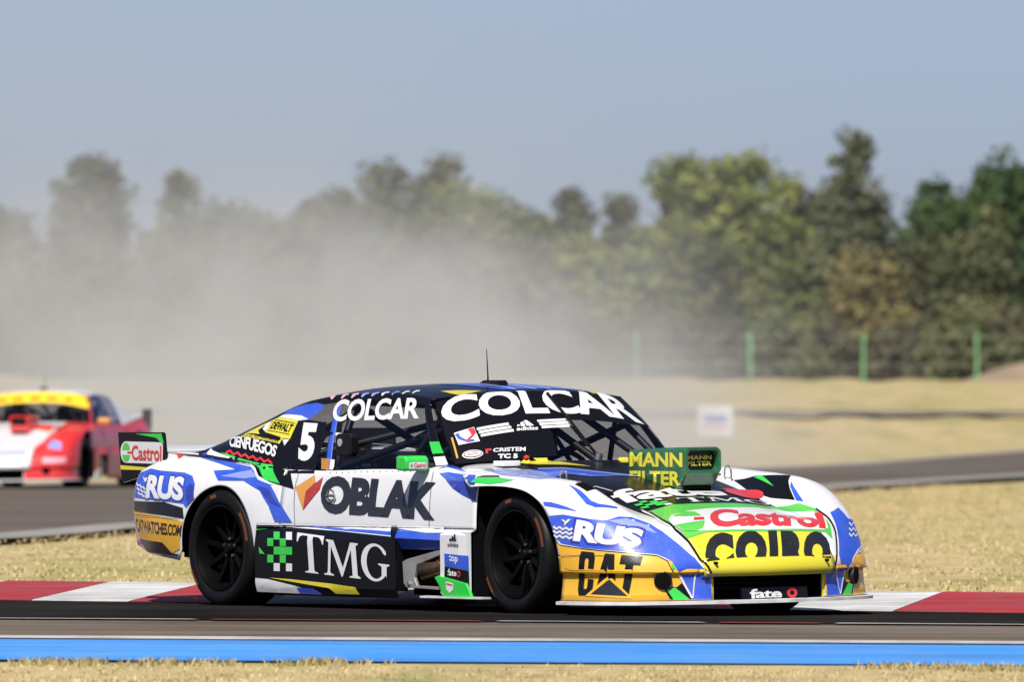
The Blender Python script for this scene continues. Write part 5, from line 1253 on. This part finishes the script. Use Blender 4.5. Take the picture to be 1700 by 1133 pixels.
blades('field_grass', 'dry tan grass between the kerb and the far track', scatter(26000, -9, 11, 70, 175, lambda x, y: beyond(x, y) * patchy(x * .6, y * .25)), .008, .028, .009, M_DRY, 3)
blades('field_grass', 'greenish grass patches behind the striped kerb', scatter(22000, -9, 11, 70, 175, lambda x, y: beyond(x, y) * (1 - .85 * patchy(x * .6 + 1, y * .25))), .008, .03, .009, M_OLIVE, 4)
for (u, y, w, lab) in ((100, 58.9, .22, 'low green weed clump at the far left of the verge'), (315, 58.9, .20, 'green weed clump below the rear wheel'), (545, 58.9, .24, 'green weed clump below the side skirt'),
                       (1515, 58.6, .26, 'wide green weed clump in the verge right of the nose'), (1675, 58.5, .20, 'green weed clump at the right edge of the verge')):
    cx = (u - 850) / F_PX * y
    subs = [(cx + r4.uniform(-1, 1) * w, y + r4.uniform(-.25, .25), r4.uniform(.03, .08)) for _ in range(9)]
    pts = []
    for _ in range(330):
        a = r4.choice(subs); pts.append((a[0] + r4.gauss(0, a[2]), a[1] + r4.gauss(0, .06), gz(0, y) - .012))
    o = blades('weed_clump', None, pts, .012, .055, .007, M_GREENB, u); tag(o, lab, 'weed', 'green weeds in the verge', kind='stuff')

# --- trees
def leaf_mat(name, c0, c1, c2):
    def f(nt, p):
        oi = nt.nodes.new('ShaderNodeObjectInfo')
        c = ramp(nt, noise(nt, .7, 4), [(.3, c0), (.5, c1), (.72, c2)])
        k = nt.nodes.new('ShaderNodeMapRange'); k.inputs[3].default_value = .8; k.inputs[4].default_value = 1.2
        nt.links.new(oi.outputs['Random'], k.inputs[0])
        c = mixc(nt, 1, c, k.outputs[0], 'MULTIPLY')
        nt.links.new(c, p.inputs['Base Color']); p.inputs['Roughness'].default_value = .6
        p.inputs['Subsurface Weight'].default_value = 0
    return node_mat(name, f)
LEAF = {'gum': leaf_mat('gum_leaves', (.058, .070, .036), (.092, .102, .052), (.135, .138, .068)),
        'pine': leaf_mat('pine_needles', (.075, .105, .030), (.14, .165, .045), (.21, .215, .062)),
        'dark': leaf_mat('dark_leaves', (.026, .055, .018), (.048, .088, .026), (.085, .115, .035)),
        'olive': leaf_mat('olive_leaves', (.066, .080, .034), (.105, .118, .05), (.15, .152, .065)),
        'bush': leaf_mat('bush_leaves', (.05, .052, .03), (.085, .082, .045), (.13, .115, .065)),
        'rust': leaf_mat('rust_leaves', (.12, .10, .036), (.165, .135, .045), (.15, .145, .055))}
BARK = mat('bark', (.16, .13, .10), rough=.9, noise=.3, nscale=3)
def crown_mesh(key, seed, kind, clumps, leaves, size):
    """crown filling a unit box: x,y in -1..1, z in 0..1"""
    r = random.Random(seed); ctr = []
    lobes = [(r.uniform(-.45, .45), r.uniform(-.4, .4), r.uniform(.35, .85), r.uniform(.28, .5)) for _ in range(7)]
    for c in range(clumps):
        while True:
            x, y, z = r.uniform(-1, 1), r.uniform(-1, 1), r.random()
            if kind == 'tall': ok = math.hypot(x, y) < (.95 - .55 * max(0, z - .45) / .55) * (.75 + .35 * math.sin(9 * z + seed + 2 * math.atan2(y, x))) 
            elif kind == 'cone': ok = math.hypot(x, y) < 1.0 * (1 - z) ** .75 * (.8 + .3 * math.sin(14 * z + seed)) + .06
            elif kind == 'tier': ok = math.hypot(x, y) < (.55 + .45 * math.sin(math.pi * min(1, z * 1.05))) and (math.sin(17 * z + 2.2 * x + seed) > -.35) and z > .12
            elif kind == 'round': ok = any((x - a) ** 2 + (y - b) ** 2 + ((z - h) * 1.5) ** 2 < q * q * 1.6 for a, b, h, q in lobes) or (math.hypot(x, y) < .8 and z < .45)
            else: ok = math.hypot(x, y) < .98 * math.sqrt(max(0, 1 - z * z * .95)) * (.8 + .25 * math.sin(5 * math.atan2(y, x) + seed))
            if ok: break
        ctr.append((x * size[0], y * size[0], z * size[1], r.uniform(.5, 1.25) * size[2]))
    rs = np.random.RandomState(seed); ctr = np.repeat(np.array(ctr), leaves, axis=0); N = len(ctr)
    d = rs.normal(size=(N, 3)) * (1, 1, .75); d /= np.linalg.norm(d, axis=1)[:, None]
    P = ctr[:, :3] + d * (ctr[:, 3] * rs.rand(N) ** .45)[:, None]
    nr = d * .9 + rs.normal(size=(N, 3)) * .55 + (0, 0, .35); nr /= np.linalg.norm(nr, axis=1)[:, None]
    t = np.cross(nr, rs.normal(size=(N, 3))); t /= np.linalg.norm(t, axis=1)[:, None]; b = np.cross(nr, t)
    s = (rs.uniform(.6, 1.5, N) * size[3])[:, None]
    V = np.stack([P - t * s - b * s * .3, P - b * s * .6, P + t * s + b * s * .2, P + b * s * .7], 1).reshape(-1, 3)
    vs = V.tolist(); fs = [(4 * k, 4 * k + 1, 4 * k + 2, 4 * k + 3) for k in range(N)]
    me = bpy.data.meshes.new('crown'); me.from_pydata(vs, [], fs); me.update()
    return me
def tree(name, label, u, vtop, wpx, y, kind, leaf, seed, base_v=None, group='trees along the back of the circuit', dens=1.0):
    x = (u - 850) / F_PX * y; z0 = gz(x, y) - .1; top = 1.2 + (660 - vtop + 16) / F_PX * y; H = top - z0; wr = wpx / 2 / F_PX * y
    t = empty(name, (x, y, z0)); tag(t, label, 'bush' if 'bush' in name else 'tree', group)
    low = .06 if kind in ('dome', 'round') else .10
    crown_h = H * (1 - low); r = random.Random(seed)
    vol = wr * wr * crown_h
    n = int(max(70, min(260, 40 + vol * 5.0)) * dens)
    me = crown_mesh(name, seed, kind, n, 62, (wr * .92, crown_h * .97, .60, .125)); me.materials.append(LEAF[leaf])
    o = bpy.data.objects.new('crown', me); col.objects.link(o); o.parent = t; o.location = (0, 0, H * low)
    b = MB(); b.tube([(0, 0, 0), (r.uniform(-.1, .1), 0, H * .35), (r.uniform(-.2, .2), r.uniform(-.2, .2), H * .9)], .05 + H * .016, 8, r1=.03)
    for k in range(6):
        h = H * r.uniform(.25, .75); a = r.uniform(0, 6.28)
        b.tube([(0, 0, h), (wr * .4 * math.cos(a), wr * .4 * math.sin(a), h + H * .08), (wr * .75 * math.cos(a), wr * .75 * math.sin(a), h + H * .14)], .02 + H * .006, 6, r1=.012)
    b.build('trunk', BARK, t)
    return t
TREES = [
 ('gum_tree', 'small dust veiled gum tree at the far left edge', 15, 365, 130, 455, 'tall', 'gum'),
 ('gum_tree', 'tall dust veiled gum tree with two humps on its top, left', 150, 283, 160, 460, 'tall', 'gum'),
 ('gum_tree', 'tall gum tree with a narrow dark peak, left of the dust', 300, 282, 120, 462, 'cone', 'gum'),
 ('gum_tree', 'broad gum tree against the peaked one, right of it', 365, 355, 130, 458, 'round', 'gum'),
 ('gum_tree', 'low rounded grey tree right of the gap in the left trees', 470, 372, 120, 455, 'round', 'gum'),
 ('gum_tree', 'grey green tree rising towards the tall middle group', 555, 332, 140, 460, 'round', 'gum'),
 ('gum_tree', 'tall gum tree, left one of the middle group', 645, 285, 130, 464, 'tall', 'gum'),
 ('gum_tree', 'tall gum tree, right one of the middle group', 722, 278, 110, 466, 'tall', 'gum'),
 ('pine_tree', 'yellow green rounded pine right of the tall middle group', 775, 330, 130, 458, 'round', 'pine'),
 ('pine_tree', 'lower yellow green pine beside the dip in the skyline', 850, 348, 120, 456, 'round', 'pine'),
 ('conifer_tree', 'grey green pointed conifer right of the skyline dip', 950, 298, 110, 462, 'cone', 'gum'),
 ('gum_tree', 'dull green tree leaning on the pointed conifer', 1005, 345, 110, 458, 'round', 'gum'),
 ('pine_tree', 'narrow pine with a high tip left of the broad pine', 1125, 264, 130, 464, 'tall', 'pine'),
 ('pine_tree', 'broad layered yellow green pine above the hood scoop', 1225, 272, 215, 460, 'round', 'pine'),
 ('gum_tree', 'small tree between the broad pine and the tallest tree', 1325, 320, 90, 462, 'tall', 'olive'),
 ('gum_tree', 'tallest narrow tree with a forked top, right', 1415, 226, 125, 462, 'tall', 'gum'),
 ('broadleaf_tree', 'dark green tree at the right edge with a pointed top', 1655, 255, 190, 462, 'cone', 'dark'),
 ('broadleaf_tree', 'dark green rounded shoulder left of the right edge tree', 1585, 305, 150, 460, 'round', 'dark'),
 ('broadleaf_tree', 'dark green tree just cut by the right edge', 1745, 290, 190, 460, 'round', 'dark')]
MIDS = [
 (60, 440, 190, 'gum', 'dust veiled low tree under the left gums'), (190, 420, 200, 'gum', 'dust veiled low tree below the two humped gum'), (330, 430, 200, 'gum', 'dust veiled low tree below the peaked gum'),
 (500, 440, 200, 'gum', 'grey low tree right of the bright gap'), (620, 400, 210, 'gum', 'grey low tree under the middle group, left'), (740, 400, 210, 'olive', 'grey olive low tree under the middle group, right'),
 (860, 410, 200, 'olive', 'olive low tree under the yellow green pines'), (960, 400, 190, 'pine', 'yellow green low tree under the pointed conifer'), (1065, 390, 180, 'pine', 'low tree at the foot of the narrow pine'),
 (1160, 400, 200, 'olive', 'olive low tree under the broad pine, left'), (1265, 390, 200, 'pine', 'green low tree under the broad pine, right'), (1360, 420, 190, 'olive', 'olive low tree left of the rust coloured one'),
 (1440, 425, 190, 'rust', 'rust tinged low tree under the tallest tree'), (1535, 400, 190, 'olive', 'olive low tree right of the rust coloured one'), (1620, 360, 200, 'olive', 'olive tree in front of the dark right trees'), (1700, 410, 170, 'dark', 'green low tree at the right edge')]
BUSH = [
 (120, 540, 210, 'bush', 'dust hidden bush at the left'), (320, 545, 220, 'bush', 'dust hidden bush left of the race car roof'), (540, 540, 220, 'bush', 'dust hidden bush behind the race car roof'), (760, 540, 220, 'bush', 'grey bush above the roof antenna'),
 (940, 530, 200, 'bush', 'grey bush left of the faintest green post'), (1100, 520, 190, 'olive', 'olive bush right of the faintest green post'), (1200, 535, 170, 'bush', 'brown bush left of the second green post'), (1300, 530, 150, 'olive', 'olive bush right of the second green post'),
 (1375, 555, 150, 'bush', 'dark low bush left of the third green post'), (1500, 555, 170, 'bush', 'dark low bush between the two right hand posts'), (1600, 520, 170, 'olive', 'olive bush left of the last green post'), (1690, 530, 150, 'bush', 'bush at the right edge above the mound')]
for i, (nm, lab, u, v, w, y, k, lf) in enumerate(TREES): tree(nm, lab, u, v, w * 1.28, y, k, lf, 100 + i, dens=1.2)
for i, (u, v, w, lf, lab) in enumerate(MIDS): tree('understory_tree', lab, u, v, w, 446 + (i * 7) % 6, 'dome', lf, 200 + i, group='low trees in front of the tall ones')
for i, (u, v, w, lf, lab) in enumerate(BUSH): tree('roadside_bush', lab, u, v, w, 432 + (i * 5) % 7, 'dome', lf, 300 + i, group='bushes behind the green posts')
# a thicket far behind closes the gaps between the stems
r6 = random.Random(5); vs = []; fs = []
for k in range(9000):
    x, y = r6.uniform(-45, 45), r6.uniform(485, 500); h = 4.2 + 1.2 * math.sin(x * .35) + .8 * math.sin(x * 1.3); z = gz(x, y) + r6.random() ** .8 * h
    nrm = Vector((r6.gauss(0, 1), r6.gauss(0, 1) - .5, r6.gauss(0, 1) + .5)).normalized(); t = nrm.orthogonal().normalized(); b = nrm.cross(t); s = r6.uniform(.3, .6); p = Vector((x, y, z)); o = len(vs)
    vs += [p - t * s, p - b * s * .6, p + t * s, p + b * s * .6]; fs.append((o, o + 1, o + 2, o + 3))
tag(mesh_obj('far_thicket', vs, fs, LEAF['olive']), 'distant olive thicket filling the gaps behind the trees', 'thicket', kind='stuff')
# mound at the right, fence, sign
G = np.array([[(15.0 + 10 * a, 424 + 9 * b, gz(0, 424) - .2 + 1.35 * math.sin(math.pi * b) * min(1, 2.2 * a) * (1 + .12 * math.sin(11 * a))) for b in span(0, 1, 10)] for a in span(0, 1, 24)])
tag(grid_obj('dirt_mound', G, node_mat('dirt', lambda nt, p: nt.links.new(ramp(nt, noise(nt, .8, 6), [(.3, (.24, .18, .12)), (.7, (.36, .28, .20))]), p.inputs['Base Color'])), None, solid=0), kind='structure')
PG = mat('post_green', (.13, .33, .13), rough=.6, noise=.3, nscale=6)
fence = empty('wire_fence', (0, 420, 0)); tag(fence, 'wire fence with green posts in front of the bushes', 'fence')
for k in range(-1, 8):
    u = 1245 + 188.5 * k; x = (u - 850) / F_PX * 420; z = gz(x, 420)
    MB().box((x - .055, -.055, z - .3), (x + .055, .055, z + 1.62)).build('post', PG, fence, bevel=.01)
for h in (.5, 1.0, 1.5):
    MB().tube([((1245 + 188.5 * -1 - 850) / F_PX * 420, 0, gz(0, 420) + h), ((1245 + 188.5 * 7 - 850) / F_PX * 420, 0, gz(0, 420) + h)], .004, 5).build('wire', STEEL, fence)
sgn = empty('track_sign', ((1188 - 850) / F_PX * 300, 300, gz(0, 300)))
tag(sgn, 'small white board with a blue and a red band standing in the dry field', 'sign')
SW = mat('sign_white', (.68, .68, .70), rough=.6)
MB().box((-.42, -.02, .05), (.42, .02, .80)).build('board', SW, sgn)
MB().box((-.27, -.024, .40), (.27, -.021, .56)).build('band', mat('sign_blue', (.12, .16, .55), rough=.6), sgn)
MB().box((-.27, -.024, .24), (.27, -.021, .32)).build('band', mat('sign_red', (.60, .22, .22), rough=.6), sgn)
for s in (-.3, .3): MB().box((s - .02, .0, -.1), (s + .02, .04, .8)).build('leg', STEEL, sgn)

# --- second car on the far track
CAR_PARTS.clear(); BODY_SURF.clear()
car2 = empty('race_car', (-6.1, 162.3, .012), math.atan2(-.978, -.208))
tag(car2, 'blurred red and white stock car with yellow windscreen strip on the far track', 'race car')
M_RUBY = paint('paint_bright_red', (.78, .022, .024))
C2 = colours(hood=WHITE, nose=WHITE, fender=M_RUBY, bumper=M_RUBY, door=M_RUBY, quarter=M_RUBY, cowl=M_RUBY, roof=WHITE, pillar=M_RUBY, bpillar=GREY, cpillar=WHITE, deck=WHITE,
             skirt=M_RUBY, skirtfront=M_RUBY, skirtbox=M_RUBY, fin=WHITE, splitter=WHITE, post=WHITE, strip=WHITE, scoop=M_RUBY, mirror=ORANGE, wing=WHITE, plate=BLACK)
build_body(car2, C2); build_parts(car2, C2, False)
b2 = make_bvh(BODY_SURF)
patch(CAR_PARTS['windscreen'], 'sun_strip', mat('strip_yellow', (.85, .55, .02), rough=.5), 'screen', b2, [[(-.72, .37), (-.35, .40), (.35, .40), (.72, .37), (.70, .60), (.3, .63), (-.3, .63), (-.70, .60)]], 1)
for (y0, y1) in ((-.50, -.38), (-.30, -.16), (-.06, .08), (.16, .30), (.40, .50)):
    patch(CAR_PARTS['windscreen'], 'stripe', BLACK, 'screen', b2, [[(y0, .46), (y1, .46), (y1, .50), (y0, .50)]], 2)
patch(CAR_PARTS['nose'], 'stripe', LILAC, 'front', b2, [[(-.35, .40), (.38, .41), (.38, .46), (-.35, .45)]], 1)
patch(CAR_PARTS['nose'], 'stripe', PINK, 'front', b2, [[(-.45, .48), (.45, .48), (.45, .50), (-.45, .50)]], 1)
patch(CAR_PARTS['fenderL'], 'stripe', LILAC, 'front', b2, [[(.62, .50), (.80, .46), (.78, .56), (.66, .60)]], 1)
patch(CAR_PARTS['fenderL'], 'stripe', PINK, 'front', b2, [[(.60, .30), (.86, .30), (.86, .37), (.60, .37)]], 1)
patch(CAR_PARTS['hood'], 'stripe', M_RUBY, 'top', b2, [[(1.0, .2), (1.4, .15), (1.5, .45), (1.1, .48)]], 1)
lean(car2)

# --- dust hanging over the field behind the race car
def dust(name, label, lo, hi, dens, build):
    b = MB(); b.box(lo, hi); m = bpy.data.materials.new(name); m.use_nodes = True; nt = m.node_tree
    for n_ in list(nt.nodes): nt.nodes.remove(n_)
    o_ = nt.nodes.new('ShaderNodeOutputMaterial'); v = nt.nodes.new('ShaderNodeVolumePrincipled')
    v.inputs['Color'].default_value = (.81, .84, .885, 1); v.inputs['Anisotropy'].default_value = .1
    nt.links.new(v.outputs[0], o_.inputs['Volume'])
    build(nt, v, dens)
    o = b.build(name, m); tag(o, label, 'dust', kind='stuff'); return o
def mathn(nt, op, a, b=None):
    n_ = nt.nodes.new('ShaderNodeMath'); n_.operation = op
    for i, q in enumerate((a, b)):
        if q is None: continue
        if isinstance(q, (int, float)): n_.inputs[i].default_value = q
        else: nt.links.new(q, n_.inputs[i])
    return n_.outputs[0]
def smooth_range(nt, val, a, b):
    k = nt.nodes.new('ShaderNodeMapRange'); k.interpolation_type = 'SMOOTHSTEP'
    k.inputs[1].default_value = a; k.inputs[2].default_value = b; nt.links.new(val, k.inputs[0]); return k.outputs[0]
def cloud(nt, v, dens):
    g = nt.nodes.new('ShaderNodeNewGeometry'); s = nt.nodes.new('ShaderNodeSeparateXYZ'); nt.links.new(g.outputs['Position'], s.inputs[0])
    x, y, z = s.outputs
    inv = lambda q: mathn(nt, 'SUBTRACT', 1.0, q)
    mul = lambda a, b: mathn(nt, 'MULTIPLY', a, b)
    n1 = noise(nt, .34, 4, .62, stretch=(1, .22, 1.15)); billow = smooth_range(nt, n1, .40, .62)
    # thin veil over the whole field, thicker to the left and near the ground
    fy = mul(smooth_range(nt, y, 182, 215), inv(smooth_range(nt, y, 285, 325)))
    veil = mul(mathn(nt, 'ADD', .06, mul(inv(smooth_range(nt, x, -6.0, 9.5)), 1.0)), mathn(nt, 'POWER', 2.718, mul(z, -.17)))
    veil = mul(mul(veil, inv(smooth_range(nt, z, 8.0, 15.0))), mathn(nt, 'ADD', .55, mul(billow, .9)))
    # the plume thrown up behind the car: leans to the left with height, ragged top
    px = mathn(nt, 'ADD', x, mul(n1, 5.0)); px = mathn(nt, 'ADD', px, mul(z, .75))
    body = mul(smooth_range(nt, px, -8.5, -1.0), inv(smooth_range(nt, px, 3.0, 10.5)))
    pz = mathn(nt, 'SUBTRACT', z, mul(n1, 5.0))
    plume = mul(mul(body, inv(smooth_range(nt, pz, -.6, 3.2))), mathn(nt, 'ADD', .12, mul(billow, 1.35)))
    low = mul(inv(smooth_range(nt, px, 5.0, 9.0)), mathn(nt, 'POWER', 2.718, mul(z, -1.1)))
    d = mathn(nt, 'ADD', mul(veil, .34), mathn(nt, 'ADD', mul(plume, 1.15), mul(low, .9)))
    nt.links.new(mul(mul(d, fy), dens), v.inputs['Density'])
dust('dust_cloud', 'pale dust drifting over the field behind the race car', (-48, 180, -1), (40, 328, 15.5), .0185, cloud)
sc.cycles.volume_step_rate = 1.6
sc.cycles.volume_max_steps = 40
